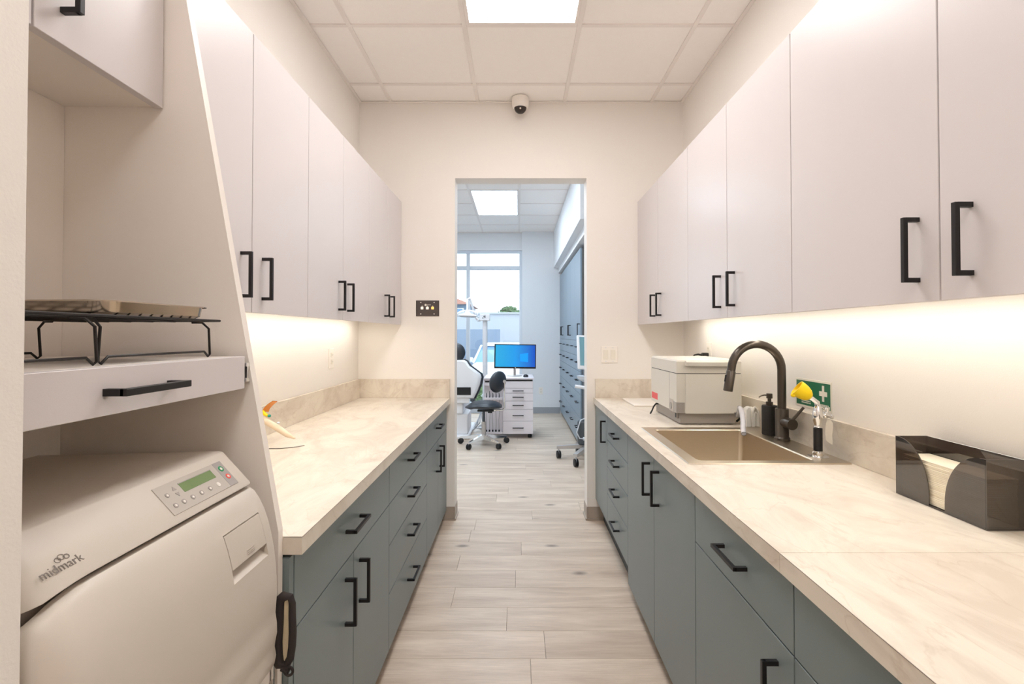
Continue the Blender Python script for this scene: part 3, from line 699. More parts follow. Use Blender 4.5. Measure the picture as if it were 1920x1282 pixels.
# ------------------------------------------------------------------ outlets, switch, control plate, camera
def outlet(label, face, a, z, plug=False):
    """face: ('x', xwall, sign) or ('y', ywall, sign)"""
    ax, w0, s = face
    def q(u0, u1, d0, d1, z0, z1, bev=0.0):
        d0, d1 = sorted((w0 + s * d0, w0 + s * d1))
        return MB().box(d0, d1, a + u0, a + u1, z + z0, z + z1, bev) if ax == 'x' else MB().box(a + u0, a + u1, d0, d1, z + z0, z + z1, bev)
    loc = (w0, a, z) if ax == 'x' else (a, w0, z)
    t = thing('wall_outlet', label, 'outlet', loc)
    q(-.036, .036, 0, .006, -.058, .058, .002).build('cover_plate', 'plate', t, smooth=False)
    for zc in (-.02, .02):
        r = q(-.017, .017, .006, .009, zc - .014, zc + .014, .002).build('receptacle', 'signwhite', t, smooth=False)
        for u in (-.007, .007): q(u - .001, u + .001, .009, .0095, zc - .004, zc + .005).build('slot', 'keypad2', r, smooth=False)
    return t
outlet('white wall outlet above the worktop on the sterilizer side', ('x', XL, 1), 2.93, 1.148)
outlet('white wall outlet behind the ivory machine with a black plug in it', ('x', XR, -1), 2.975, 1.185)
outlet('white wall outlet low on the far wall beside the drawer cart', ('y', FY, -1), .375, .37)
t = thing('power_cord', 'black plug and cord in the outlet behind the ivory machine', 'cord', (XR - .03, 2.975, 1.165))
bx('plug', 'black', t, XR - .046, XR - .0096, 2.958, 2.99, 1.150, 1.180, .004)
MB().tube([(XR - .044, 2.974, 1.165), (XR - .07, 2.972, 1.170), (XR - .095, 2.965, 1.166), (XR - .115, 2.95, 1.145), (XR - .12, 2.93, 1.10), (XR - .11, 2.90, 1.02), (XR - .10, 2.88, .96)], [.007, .0055, .005, .004, .004, .004, .004], 10).build('cord', 'black', t)
t = thing('light_switch', 'white double rocker switch plate beside the doorway', 'switch', (.639, YB, 1.15))
bx('cover_plate', 'plate', t, .581, .697, YB - .006, YB, 1.092, 1.208, .002)
for q in (.614, .664): 
    bx('rocker', 'signwhite', t, q - .0165, q + .0165, YB - .0092, YB - .006, 1.117, 1.183, .001)
    for z in (1.103, 1.198): MB().cyl((q, YB - .0068, z), (q, YB - .006, z), .003, n=10).build('screw', 'alu', t)
t = thing('control_panel', 'dark brushed control plate with three square lit buttons beside the doorway', 'control panel', (-.632, YB, 1.473))
bx('plate', 'panelgrey', t, -.713, -.551, YB - .004, YB, 1.418, 1.528, .0006)
for q in (-.679, -.586):
    for z in (1.434, 1.514): MB().cyl((q, YB - .0052, z), (q, YB - .004, z), .0042, n=12).build('screw', 'plate', t)
for q, m in ((-.670, 'lit'), (-.633, 'lit'), (-.596, 'litamber')):
    bb = bx('button', m, t, q - .009, q + .009, YB - .0085, YB - .004, 1.466, 1.484, .001)
    b = MB(); b.cyl((q, YB - .0047, 1.489), (q, YB - .004, 1.489), .003, n=10); b.build('symbol', 'plate', t)
MB().cyl((-.6455, YB - .0047, 1.497), (-.6455, YB - .004, 1.497), .0075, n=20).box(-.636, -.609, YB - .0046, YB - .004, 1.4955, 1.4985).build('emblem', 'signwhite', t)
t = thing('dome_camera', 'small white security dome camera hanging from the ceiling over the doorway', 'camera', (.017, 3.365, ZC))
MB().lathe([(.058, -.0005), (.0595, -.008), (.058, -.045), (.054, -.062), (.044, -.070), (.0425, -.066)], (.017, 3.365, ZC), n=36).build('housing', 'plate', t)
MB().lathe([(.0425, -.064)] + [(.0425 * math.cos(q), -.066 - .040 * math.sin(q)) for q in [PI / 2 * k / 9 for k in range(1, 10)]], (.017, 3.365, ZC), n=30).build('dome', 'smokedash', t)
MB().cyl((.017, 3.3285, ZC - .085), (.017, 3.325, ZC - .087), .006, n=12).build('lens', 'chrome', t)

# ------------------------------------------------------------------ sterilizer niche cabinet
PY0, PY1 = 1.055, 1.0745; NX = -.98
t = thing('niche_cabinet', 'tall white built-in housing the sterilizer with tapered side panel', 'cabinet', (-.8, .8, 0))
b = MB(); b.prism([(XL + .001, PY0, .001), (-.512, PY0, .001), (-.512, PY0, .868), (-.757, PY0, 2.222), (XL + .001, PY0, 2.222)], (0, PY1 - PY0, 0))
b.build('side_panel', 'niche', t, smooth=False)
bx('rear_panel', 'niche', t, NX - .018, NX, .531, PY0 - .0005, .001, 2.6)
nb = MB().box(NX + .001, -.7865, .532, PY0 - .001, 1.782, 2.222).build('overhead_box', 'niche', t, smooth=False)
d = front('door', t, 'white', -.766, 1, .768, PY0 - .001, 1.776, 2.222)
d2 = front('door', t, 'white', -.766, 1, .532, .768, 1.776, 2.222)
pull(d, -.766, 1, .818, 1.897); pull(d2, -.766, 1, .715, 1.897)
d.location = (0, 0, 0)
# pull-out shelf
sh = MB().box(NX + .01, -.597, .548, 1.035, 1.176, 1.244, .0006).build('pull_out_shelf', 'niche', t, smooth=False)
fr = bx('shelf_front', 'white', t, -.5965, -.578, .545, 1.040, 1.176, 1.244, .0008)
pull(fr, -.578, 1, .752, 1.209, False, t=.0105, proj=.034)
b = MB().box(-.95, -.5745, 1.0415, 1.0535, 1.190, 1.198).box(-.95, -.5745, 1.0415, 1.0535, 1.222, 1.230).box(-.95, -.577, 1.047, 1.0545, 1.198, 1.222)
b.build('drawer_slide', 'chrome', t, smooth=False)
bx('lower_shelf', 'niche', t, NX + .001, -.52, .535, 1.040, .560, .590, .001)
bx('drawer_slide', 'chrome', t, -.95, -.515, 1.0415, 1.0535, .545, .60)
bx('plinth', 'niche', t, NX + .001, -.56, .535, 1.052, .001, .40)

# ------------------------------------------------------------------ sterilizer
t = thing('autoclave', 'large ivory chamber sterilizer with keypad and green display in the niche', 'sterilizer', (-.74, .77, .59))
Ya, Yb = .540, 1.002
def along(prof_fn, ys):
    return [prof_fn(y) for y in ys]
EY = [(0.0, .040), (.006, .020), (.016, .009), (.032, .0025), (.055, 0.0)]
def insets():
    out = [(Ya + a, c) for a, c in EY]
    out += [(Yb - .012, 0.0), (Yb - .004, .0015), (Yb, .007)]
    return out
def insets2():
    base = insets(); ex = [(.565, 0.0025), (.58, 0.001), (.605, 0.0), (.625, 0.0)]
    return sorted([q for q in base if q[0] < .56 or q[0] > .63] + ex)
def sect(y, i, pts, bk):
    # pull the visible profile back by i towards the rear
    return [(max(x - i, bk), y, z - (i * .25 if k == 0 else 0)) for k, (x, z) in enumerate(pts)]
bk = NX + .004
top = [(-.600, 1.053), (-.596, 1.0515), (-.5415, .9925), (-.5405, .989), (-.552, .984), (bk, .984), (bk, 1.044)]
def drop(y): return max(0, (.625 - y) / .085) ** 2
b = MB(); b.loft([[(x - (i if k < 5 else 0), y, z - (.014 * drop(y) if k in (2, 3, 4) else 0)) for k, (x, z) in enumerate(top)] for y, i in insets2()]); b.build('hood', 'plastic', t)
b = MB(); b.loft([[(x - (i if k < 2 else 0), y, z) for k, (x, z) in enumerate([(-.553, .984), (-.553, .596), (bk, .596), (bk, .984)])] for y, i in [(Ya + .012, .02), (Yb - .010, .0)]]); b.build('chamber_body', 'plastic2', t)
dp = [(-.5405, .981), (-.532, .975), (-.522, .960), (-.511, .938), (-.5035, .915), (-.497, .89), (-.4915, .86), (-.4875, .83), (-.4855, .80), (-.4845, .77), (-.4865, .745), (-.4875, .73), (-.4845, .71), (-.4840, .69), (-.4875, .672), (-.4885, .662), (-.4855, .645), (-.489, .628), (-.497, .616), (-.512, .610), (-.5515, .608)]
def doorx(z):
    for (xa, za), (xb, zb) in zip(dp, dp[1:]):
        if zb <= z <= za: return xa + (xb - xa) * (za - z) / (za - zb)
    return -.49
dr = MB().loft([[(x - i, y, z - .026 * drop(y) * max(0, 1 - k / 5)) for k, (x, z) in enumerate(dp)] + [(-.5525 - i * .3, y, .608), (-.5525 - i * .3, y, .981 - .026 * drop(y))] for y, i in insets2()])
door = dr.build('door', 'plastic', t)
# recess for the grip, cut into the door
cut = MB(); q0, q1 = .856, .972
cut.prism([(-.44, q0, .940), (doorx(.940) - .004, q0, .940), (-.5185, q0, .90), (-.520, q0, .876), (doorx(.856) + .001, q0, .856), (-.44, q0, .845)], (0, q1 - q0, 0))
co = cut.build('cut', 'plastic', t, smooth=False)
bm_ = door.modifiers.new('b', 'BOOLEAN'); bm_.operation = 'DIFFERENCE'; bm_.object = co; bm_.solver = 'EXACT'
dg = bpy.context.evaluated_depsgraph_get(); me = bpy.data.meshes.new_from_object(door.evaluated_get(dg))
door.modifiers.clear(); door.data = me; bpy.data.objects.remove(co)
g0, g1 = q0 + .0015, q1 - .0015
prof = [(doorx(z) + .0006, z) for z in (.9375, .925, .915, .905, .895, .885, .880)]
fl_ = MB(); ring = [(x, g0, z) for x, z in prof] + [(x - .006, g0, z) for x, z in prof[::-1]]
fl_.prism(ring, (0, g1 - g0, 0)); gf = fl_.build('grip_flap', 'plastic', door)
rb = MB()
for k in range(3):
    z = .8935 - k * .0035; rb.box(doorx(z) + .0004, doorx(z) + .0016, .905, .930, z - .0008, z + .0008)
rb.build('grip_ridges', 'plastic2', door, smooth=False)
bx('base_unit', 'plastic', t, -.97, -.512, Ya + .02, Yb - .014, .5915, .604, .002)
# keypad on the sloping hood
O = Vector((-.596, 0, 1.0515)); D = (Vector((-.5415, 0, .9925)) - O); SLEN = D.length; D.normalize(); Nn = Vector((-D.z, 0, D.x)).normalized()
if Nn.x < 0: Nn = -Nn
def slab(y0, y1, v0, v1, h0, h1):
    b = MB(); A = lambda y, v, h: O + Vector((0, y, 0)) + D * v + Nn * h
    vs = [A(y, v, h) for h in (h0, h1) for (y, v) in ((y0, v0), (y1, v0), (y1, v1), (y0, v1))]
    b.loft([vs[:4], vs[4:]]); return b
KY0, KY1, KV0, KV1 = .788, .966, .014, .070
def KU(u): return KY0 + (KY1 - KY0) * u
def KV(v): return KV0 + (KV1 - KV0) * v
kp = slab(KY0, KY1, KV0, KV1, -.0005, .0012).build('keypad', 'keypad', t, smooth=False)
slab(KU(.86), KU(.998), KV(.002), KV(.998), .0012, .0015).build('key_field', 'keypad2', kp, smooth=False)
slab(KU(.29), KU(.775), KV(.17), KV(.49), .0012, .0016).build('display', 'lcd', kp, smooth=False)
slab(KU(.285), KU(.78), KV(.145), KV(.17), .0012, .0018).build('display_edge', 'keypad2', kp, smooth=False)
def key(u, v, r, m, m2=None, tri=0):
    c = O + Vector((0, KU(u), 0)) + D * KV(v); b = MB()
    if tri:
        pts = [c + D * (-tri * .0042) + Nn * .0012, c + D * (tri * .0036) + Vector((0, .0045, 0)) + Nn * .0012, c + D * (tri * .0036) - Vector((0, .0045, 0)) + Nn * .0012]
        b.prism(pts, Nn * .0006)
    else: b.cyl(c + Nn * .0010, c + Nn * .0020, r, n=20)
    k_ = b.build('key', m, kp)
    if m2: MB().cyl(c + Nn * .0020, c + Nn * .0023, r * .5, n=8).build('symbol', m2, k_)
key(.925, .29, .0062, 'green', 'btnlight'); key(.935, .64, .0058, 'red', 'btnlight')
for i, u in enumerate((.088, .20, .325, .455, .59, .725)): key(u, .745, .0046, 'button' if i < 5 else 'btnlight', 'btnlight')
key(.205, .24, 0, 'button', None, 1); key(.205, .46, 0, 'button', None, -1); key(.09, .36, .0042, 'button', 'btnlight')
lg = text('lettering', 'midmark', .0158, 'logo', t, O + Vector((0, .601, 0)) + D * .0600 + Nn * .0004, (0, 1, 0), -D)
b = MB(); lc = O + Vector((0, .608, 0)) + D * .0495 + Nn * .0007
for k, (oy, ov, rr_) in enumerate(((-.0058, .001, .0036), (0, -.001, .0040), (.0058, .001, .0033))):
    b.tube([lc + Vector((0, oy + math.cos(q) * rr_, 0)) + D * (ov + math.sin(q) * rr_ * .9) for q in [2 * PI * j / 18 for j in range(18)]], .0004, 5, loop=True)
b.build('emblem', 'logo', t)

# ------------------------------------------------------------------ oven mitt / sleeve
mc = Vector((-.482, 1.022, .678))
t = thing('oven_mitt', 'black-bound cream quilted mitt hanging open beside the sterilizer', 'oven mitt', mc)
PR = 1.18
pp = [(.012, .070, .0060), (-.004, .069, .0085), (-.013, .060, .0105), (-.013, .035, .0095), (-.011, .010, .0080), (-.013, -.020, .0085), (-.015, -.050, .0100), (-.010, -.068, .0095), (.004, -.070, .0075),
      (.012, -.055, .0065), (.017, -.030, .0065), (.019, 0, .0065), (.017, .030, .0062), (.015, .055, .0060)]
cp = [mc + Vector((a_, 0.004 * math.sin(i_), c_)) for i_, (a_, c_, r_) in enumerate(pp)]
MB().tube(cp, [r_ * PR for *_, r_ in pp], 12, loop=True).build('binding', 'fabricblack', t)
def inside(f, yy): return [(mc.x + .002 + a_ * f, yy, mc.z + c_ * f) for a_, c_, r_ in pp]
b = MB(); b.loft([inside(.98, mc.y + .002), inside(.86, mc.y + .012), inside(.55, mc.y + .020), inside(.1, mc.y + .023)], cap=True); b.build('lining', 'quilt', t)
MB().tube([mc + Vector((.012 + math.cos(q) * .0085, -.006, -.078 + math.sin(q) * .0085)) for q in [2 * PI * j / 16 for j in range(16)]], .0028, 8, loop=True).build('hanging_loop', 'fabricblack', t)
MB().tube([mc + Vector((-.004, -.002, -.074)), mc + Vector((.012, -.004, -.079))], .0062, 10).build('rolled_edge', 'fabricblack', t)

# ------------------------------------------------------------------ wire rack and trays
ZS = 1.2445
t = thing('cooling_rack', 'black wire rack with folding feet on the pull-out shelf', 'rack', (-.74, .78, ZS))
rx0, rx1, ry0, ry1, rz = -.905, -.605, .560, .995, ZS + .073
b = MB(); b.tube([(rx0, ry0, rz), (rx1, ry0, rz), (rx1, ry1, rz), (rx0, ry1, rz)], .0024, 8, loop=True); b.build('rim_wire', 'wire', t)
yy = ry0 + .02
while yy < ry1 - .01: MB().tube([(rx0, yy, rz + .001), (rx1, yy, rz + .001)], .0013, 6).build('cross_wire', 'wire', t); yy += .0225
xx = rx0 + .03
while xx < rx1 - .01: MB().tube([(xx, ry0, rz - .0015), (xx, ry1, rz - .0015)], .0016, 6).build('long_wire', 'wire', t); xx += .045
def foot(x, ya, yb, inn):
    z0 = ZS + .0022
    P_ = [(x + inn * .03, ya + .010, rz - .004), (x + inn * .012, ya + .006, rz - .004), (x, ya + .004, rz - .016), (x, ya, z0 + .004), (x, ya + .006, z0), (x, ya + .018, z0 + .010), (x, yb - .018, z0 + .010), (x, yb - .006, z0), (x, yb, z0 + .004), (x, yb - .004, rz - .016), (x + inn * .012, yb - .006, rz - .004), (x + inn * .03, yb - .010, rz - .004)]
    MB().tube(P_, .0022, 8).build('leg', 'wire', t)
foot(-.618, .722, .985, -1); foot(-.614, .562, .716, -1); foot(-.875, .562, .690, 1); foot(-.875, .700, .900, 1)
def sheet(label, m, x0, x1, y0, y1, z, h, rot=0.0):
    t = thing('baking_tray', label, 'tray', ((x0 + x1) / 2, (y0 + y1) / 2, z), 'metal trays on the wire rack')
    b = MB(); c = Vector(((x0 + x1) / 2, (y0 + y1) / 2, 0)); b.X = Matrix.Translation(c) @ Matrix.Rotation(rot, 4, 'Z') @ Matrix.Translation(-c)
    b.skin([[b._v(p) for p in rr(*q)] for q in ((x0 + .035, x1 - .035, y0 + .035, y1 - .035, .015, z + .0008), (x0 + .010, x1 - .010, y0 + .010, y1 - .010, .025, z), (x0 + .003, x1 - .003, y0 + .003, y1 - .003, .028, z + .004), (x0, x1, y0, y1, .030, z + h), (x0 - .006, x1 + .006, y0 - .006, y1 + .006, .033, z + h + .0008), (x0 - .006, x1 + .006, y0 - .006, y1 + .006, .033, z + h - .0012))], cap=False)
    b.bm.faces.new([v for v in b.bm.verts][:28])
    b.build('pan', m, t)
sheet('shiny rounded metal tray resting on the black wire rack', 'tray', -.870, -.606, .735, .962, rz + .0026, .021, -.06)

# ------------------------------------------------------------------ item on the left worktop
t = thing('curing_light', 'beige handpiece with orange shield resting on a stand by the tapered panel', 'dental tool', (-.95, 1.93, ZT))
def pt(px, py, Y): return Vector(((px - 971) * Y / F, Y, CAMZ - (py - 627) * Y / F))
A = [pt(480, 777, 1.93), pt(492, 785, 1.92), pt(505, 792, 1.915), pt(525, 804, 1.91), pt(540, 814, 1.90), pt(554, 821, 1.89)]
MB().tube(A, [.010, .0115, .0125, .0125, .0105, .0035], 12).build('handle', 'beige', t)
MB().tube([A[0] + Vector((0, 0, -.008)), A[0] + Vector((-.01, .01, -.04)), Vector((A[0].x - .01, A[0].y + .02, ZT + .004))], .007, 10).build('stand', 'beige', t)
MB().tube([Vector((A[0].x - .01 + math.cos(q) * .03, A[0].y + .02 + math.sin(q) * .03, ZT + .004)) for q in [2 * PI * j / 24 for j in range(24)]], .0035, 8, loop=True).build('stand_foot', 'beige', t)
R1 = []
for i in range(9):
    q = i / 8; c0 = pt(493 + 19 * q ** 1.3, 771 - 19 * q ** .8, 1.92); w_ = Vector((.010, .030, -.006)) * (1 - .25 * q)
    R1.append([c0, c0 + w_, c0 + w_ + Vector((0, 0, .002)), c0 + Vector((0, 0, .002))])
MB().loft(R1).build('shield', 'orange', t)
MB().tube([pt(493, 770, 1.92), pt(498, 776, 1.92), pt(503, 779, 1.915)], [.006, .007, .005], 10).build('clip', 'yellow', t)
MB().ell(pt(506, 779, 1.90), (.007, .006, .006), 12, 8).build('push_button', 'teal', t)
MB().ell(pt(523, 792, 1.905), (.006, .006, .004), 12, 8).build('switch', 'alu', t)
MB().tube([(-1.0, 1.885, ZT + .0018), (-.968, 1.892, ZT + .0018), (-.909, 1.897, ZT + .0018), (-.867, 1.918, ZT + .0018), (-.844, 1.946, ZT + .0018)], .0015, 6).build('cord', 'logo', t)

# ================================================================== treatment room
# window
t = thing('window_1', 'tall white framed window with transom looking on the parking area', 'window', (-1.0, 8.2, .1), kind='structure')
wx0, wx1 = -2.2, .07; b = MB()
for q in ((wx0, wx0 + .05, .1, 2.69), (wx1 - .045, wx1, .1, 2.69), (wx0 + .05, wx1 - .045, .1, .16), (wx0 + .05, wx1 - .045, 2.65, 2.69), (wx0 + .05, wx1 - .045, 2.375, 2.435)):
    b.box(q[0], q[1], 8.18, 8.26, q[2], q[3], .003)
b.build('window_frame', 'alu', t, smooth=False)
bx('mullion', 'alu', t, -.862, -.802, 8.175, 8.262, .16, 2.65, .003)
for xa, xb in ((wx0 + .05, -.862), (-.802, wx1 - .045)):
    for za, zb in ((.16, 2.375), (2.435, 2.65)):
        bx('pane', 'pane', t, xa, xb, 8.216, 8.222, za, zb)
# tall blue cabinets
cw = (FY - .002 - 5.40) / 5
for i in range(5):
    y1 = FY - .002 - cw * i; y0 = y1 - cw
    names = ['against the window wall', 'second from the window wall', 'third from the window wall', 'fourth from the window wall', 'at the doorway end']
    t = thing('storage_cabinet', 'tall blue-grey cabinet with door over five drawers, ' + names[i], 'cabinet', (1.0, (y0 + y1) / 2, 0), 'tall blue-grey cabinets in the treatment room')
    bx('body', 'bluecabside', t, .710, 1.299, y0 + .0006, y1 - .0006, .055, 2.250)
    bx('toe_kick', 'greybody', t, .75, 1.299, y0 + .001, y1 - .001, .0005, .055)
    d = front('door', t, 'bluecab', .69, -1, y0, y1, 1.223, 2.250)
    pull(d, .69, -1, (y0 + .06) if i % 2 == 0 else (y1 - .06), 1.345)
    zs = (1.223, 1.045, .875, .625, .36, .055)
    for a_, b_ in zip(zs[1:], zs):
        o = front('drawer', t, 'bluecab', .69, -1, y0, y1, a_, b_); pull(o, .69, -1, (y0 + y1) / 2, a_ + (b_ - a_) * .58, False)
# casters helper
def caster(parent, x, y, r=.03, m='black', hood='black', ang=0.0, top=.075):
    c = MB()
    u = Vector((math.cos(ang), math.sin(ang), 0)); w_ = Vector((-u.y, u.x, 0))
    for s in (-1, 1): c.lathe([(r * .85, -.008), (r, -.005), (r, .005), (r * .85, .008)], Vector((x, y, r)) + u * s * .012, u, 18)
    k = c.build('caster', m, parent)
    MB().cyl((x, y, r), (x, y, top), .006, n=10).box(x - .006, x + .006, y - .012, y + .012, r, r * 1.7, .002).build('fork', hood, k)
    return k
# stool
cx, cy = -.40, 5.76
t = thing('dental_stool', 'black padded saddle stool on a five-star chrome base', 'stool', (cx, cy, 0))
for a in (-122, -50, 22, 94, 166):
    q = math.radians(a); d = Vector((math.cos(q), math.sin(q), 0)); p = Vector((-d.y, d.x, 0)); rings = []
    for f, wd, z0, z1 in ((.03, .026, .070, .125), (.12, .020, .068, .110), (.22, .015, .068, .092), (.285, .012, .068, .084)):
        c_ = Vector((cx, cy, 0)) + d * f; rings.append([c_ + p * wd + V(0, 0, z0), c_ - p * wd + V(0, 0, z0), c_ - p * wd * .7 + V(0, 0, z1), c_ + p * wd * .7 + V(0, 0, z1)])
    MB().loft(rings).build('leg', 'chrome', t)
    caster(t, cx + d.x * .285, cy + d.y * .285, .032, 'black', 'chrome', q + PI / 2, .080)
MB().lathe([(.034, .068), (.036, .12), (.030, .13), (.0265, .131), (.0265, .27), (.025, .272)], (cx, cy, 0)).build('column', 'legmetal', t)
MB().lathe([(.0165, .27), (.0165, .41)], (cx, cy, 0)).build('gas_lift', 'polegrey', t)
MB().box(cx - .07, cx + .12, cy - .06, cy + .06, .395, .415, .003).box(cx + .05, cx + .10, cy - .03, cy + .03, .375, .396, .003).build('seat_plate', 'black', t, smooth=False)
b = MB(); rings = []
for k in range(0, 13):
    u = -1 + 2 * k / 12; w_ = math.sqrt(max(0.02, 1 - abs(u) ** 2.6)); x = cx + .215 * u
    zc = .468 - .018 * (u * u) - (.012 if u < -.5 else 0) * (-u); hgt = .050 * w_ ** .6 * (.62 if u < -.8 else 1); hw = .19 * w_
    rings.append([(x, cy + hw * math.cos(2 * PI * i / 20), zc + hgt * math.sin(2 * PI * i / 20) * (1.0 if math.sin(2 * PI * i / 20) > 0 else .8)) for i in range(20)])
b.loft(rings).build('seat', 'leather', t)
MB().tube([(cx + .10, cy, .405), (cx + .22, cy + .01, .405), (cx + .243, cy + .01, .43), (cx + .243, cy + .01, .74), (cx + .225, cy + .01, .755)], .010, 10).build('back_bar', 'chrome', t)
b = MB(); b.X = Matrix.Translation((cx + .165, cy + .01, .735)) @ Matrix.Rotation(math.radians(13), 4, 'Y') @ Matrix.Rotation(math.radians(-38), 4, 'Z')
b.ell((0, 0, 0), (.060, .135, .130), 24, 14); b.build('backrest', 'leather', t)
MB().lathe([(.018, 0), (.018, .02)], (cx + .243, cy - .02, .742), (0, 1, 0), 14).build('adjuster', 'legmetal', t)
# drawer cart
t = thing('drawer_cart', 'white mobile dental cart with five black-handled drawers', 'cart', (-.1, 6.37, 0))
X0, X1, Y0, Y1 = -.186, .190, 6.12, 6.60
bx('drawer_housing', 'cart', t, X0, X1, Y0 + .02, Y1, .052, .712)
bx('top', 'cart', t, -.425, .200, Y0 - .01, Y1 + .02, .730, .752, .003)
bx('key_slot', 'black', t, X0 + .012, X1 - .012, Y0 + .005, Y0 + .02, .712, .7295)
bx('slot_panel', 'cart', t, -.425, -.190, Y0 + .02, Y1, .650, .7295, .001)
bx('slot', 'black', t, -.41, -.34, Y0 + .016, Y0 + .0198, .692, .712)
bx('side_housing', 'cart', t, -.425, -.190, Y0 + .10, Y1, .052, .649, .001)
bx('bottom_rail', 'cart', t, -.425, -.190, Y0 + .02, Y0 + .099, .052, .075)
zs = (.708, .637, .573, .484, .382, .232, .052) 
zs = (.708, .620, .561, .461, .359, .214, .054)
for k, (b_, a_) in enumerate(zip(zs, zs[1:])):
    o = bx('drawer', 'cart', t, X0 + .001, X1 - .001, Y0, Y0 + .019, a_ + .002, b_ - .002, .0008)
    if k:
        zc = a_ + (b_ - a_) * (.5 if k < 4 else .48)
        MB().box(-.066, .071, Y0 - .024, Y0 - .014, zc - .005, zc + .005, .001).box(-.064, -.056, Y0 - .015, Y0, zc - .004, zc + .004).box(.061, .069, Y0 - .015, Y0, zc - .004, zc + .004).build('handle', 'pull', o, smooth=False)
for i, x in enumerate((-.395, -.355, -.315, -.275, -.235)):
    hp = MB().tube([(x, Y0 + .06, .50), (x + .002, Y0 + .05, .53), (x - .002, Y0 + .045, .56 + .02 * (i % 2))], [.007, .006, .0035], 8).build('handpiece', 'polegrey', t)
    MB().tube([(x, Y0 + .06, .50), (x + .012 * math.sin(i * 2), Y0 + .05, .36), (x + .03 * math.sin(i * 3.1), Y0 + .045, .22), (x, Y0 + .05, .10)], .004, 6).build('tubing', 'legmetal', hp)
    bx('connector', 'black', t, x - .010, x + .010, Y0 + .030, Y0 + .055, .0755, .098, .002)
bx('holder_rail', 'cart', t, -.425, -.190, Y0 + .045, Y0 + .0995, .470, .498, .003)
for x, y in ((-.38, 6.16), (.15, 6.16), (-.38, 6.56), (.15, 6.56)): caster(t, x, y, .024, 'black', 'black', 0.3, .053)
# monitor
t = thing('monitor', 'black framed computer monitor with blue screen on the drawer cart', 'monitor', (-.035, 6.38, .7525))
RM = Matrix.Translation((-.035, 6.36, 1.0)) @ Matrix.Rotation(math.radians(7), 4, 'Z') @ Matrix.Rotation(math.radians(-3), 4, 'X') @ Matrix.Rotation(math.radians(1.0), 4, 'Y') @ Matrix.Translation((0, 0, -1.0))
def mb(): 
    b = MB(); b.X = RM; return b
mb().box(-.270, .270, -.022, .012, .850, 1.164, .003).build('bezel', 'black', t, smooth=False)
s_ = mb().box(-.257, .257, -.0245, -.0222, .872, 1.152).build('screen', 'screen', t, smooth=False)
mb().loft([[(.060, -.0256, .945), (.165, -.0256, .935), (.165, -.0256, 1.055), (.060, -.0256, 1.035)], [(.060, -.0247, .945), (.165, -.0247, .935), (.165, -.0247, 1.055), (.060, -.0247, 1.035)]]).build('light_patch', 'screenlight', s_, smooth=False)
mb().cyl((.0, -.0235, .861), (.0, -.0225, .861), .006, n=14).build('round_badge', 'plate', t)
MB().box(-.058, -.026, 6.392, 6.404, .765, .96, .003).build('neck', 'legmetal', t, smooth=False)
MB().lathe([(.095, 0), (.095, .006), (.06, .012), (0, .014)], (-.042, 6.39, .753), n=28).build('stand', 'legmetal', t)
t = tag(MB().lathe([(.030, 0), (.034, .010), (.026, .026), (.012, .033), (0, .034)], (.10, 6.22, .7527), n=20).build('computer_mouse', 'black'), 'small black computer mouse on the drawer cart', 'mouse')
# dental chair
t = thing('dental_chair', 'white shelled dental chair with black headrest seen from behind', 'dental chair', (-.90, 6.3, 0))
bx('base_plate', 'dental', t, -1.15, -.60, 6.05, 7.0, .001, .045, .012)
bx('column', 'dental', t, -1.05, -.625, 6.15, 6.60, .046, .30, .010)
bx('seat_housing', 'dental', t, -1.15, -.68, 6.12, 6.75, .301, .50, .015)
cxh = -.87
half = [(.20, .975), (.235, .955), (.27, .90), (.36, .835), (.405, .80), (.418, .76), (.405, .68), (.375, .60), (.345, .54), (.325, .50)]
poly = [(cxh + a_, z) for a_, z in half] + [(cxh - a_, z) for a_, z in half[::-1]]
def fat(f, y): return [(cxh + (x - cxh) * f, y, .74 + (z - .74) * f) for x, z in poly]
MB().loft([fat(.93, 6.06), fat(.985, 6.075), fat(1.0, 6.10), fat(1.0, 6.125)]).build('back_shell', 'dental', t)
MB().loft([fat(1.035, 6.126), fat(1.06, 6.15), fat(1.04, 6.20), fat(.95, 6.23)]).build('back_cushion', 'leather', t)
bx('rear_opening', 'black', t, -.80, -.58, 6.05, 6.061, .545, .64, .004)
bx('hinge_cover', 'dental', t, -1.12, -.60, 6.085, 6.11, .44, .505, .006)
b = MB(); b.X = Matrix.Translation((-.78, 6.13, 1.065)); b.ell((0, 0, 0), (.125, .055, .125), 22, 12); b.build('headrest', 'leather', t)
bx('headrest_bar', 'polegrey', t, -.83, -.73, 6.13, 6.15, .93, 1.0, .002)
b = MB(); rings = []
for k in range(7):
    f = k / 6; rings.append([(-.90 + .26 * math.cos(2 * PI * i / 16) * (1 - .15 * f), 6.22 + 1.2 * f, .54 + .03 * f + .045 * math.sin(2 * PI * i / 16)) for i in range(16)])
b.loft(rings).build('seat_cushion', 'leather', t)
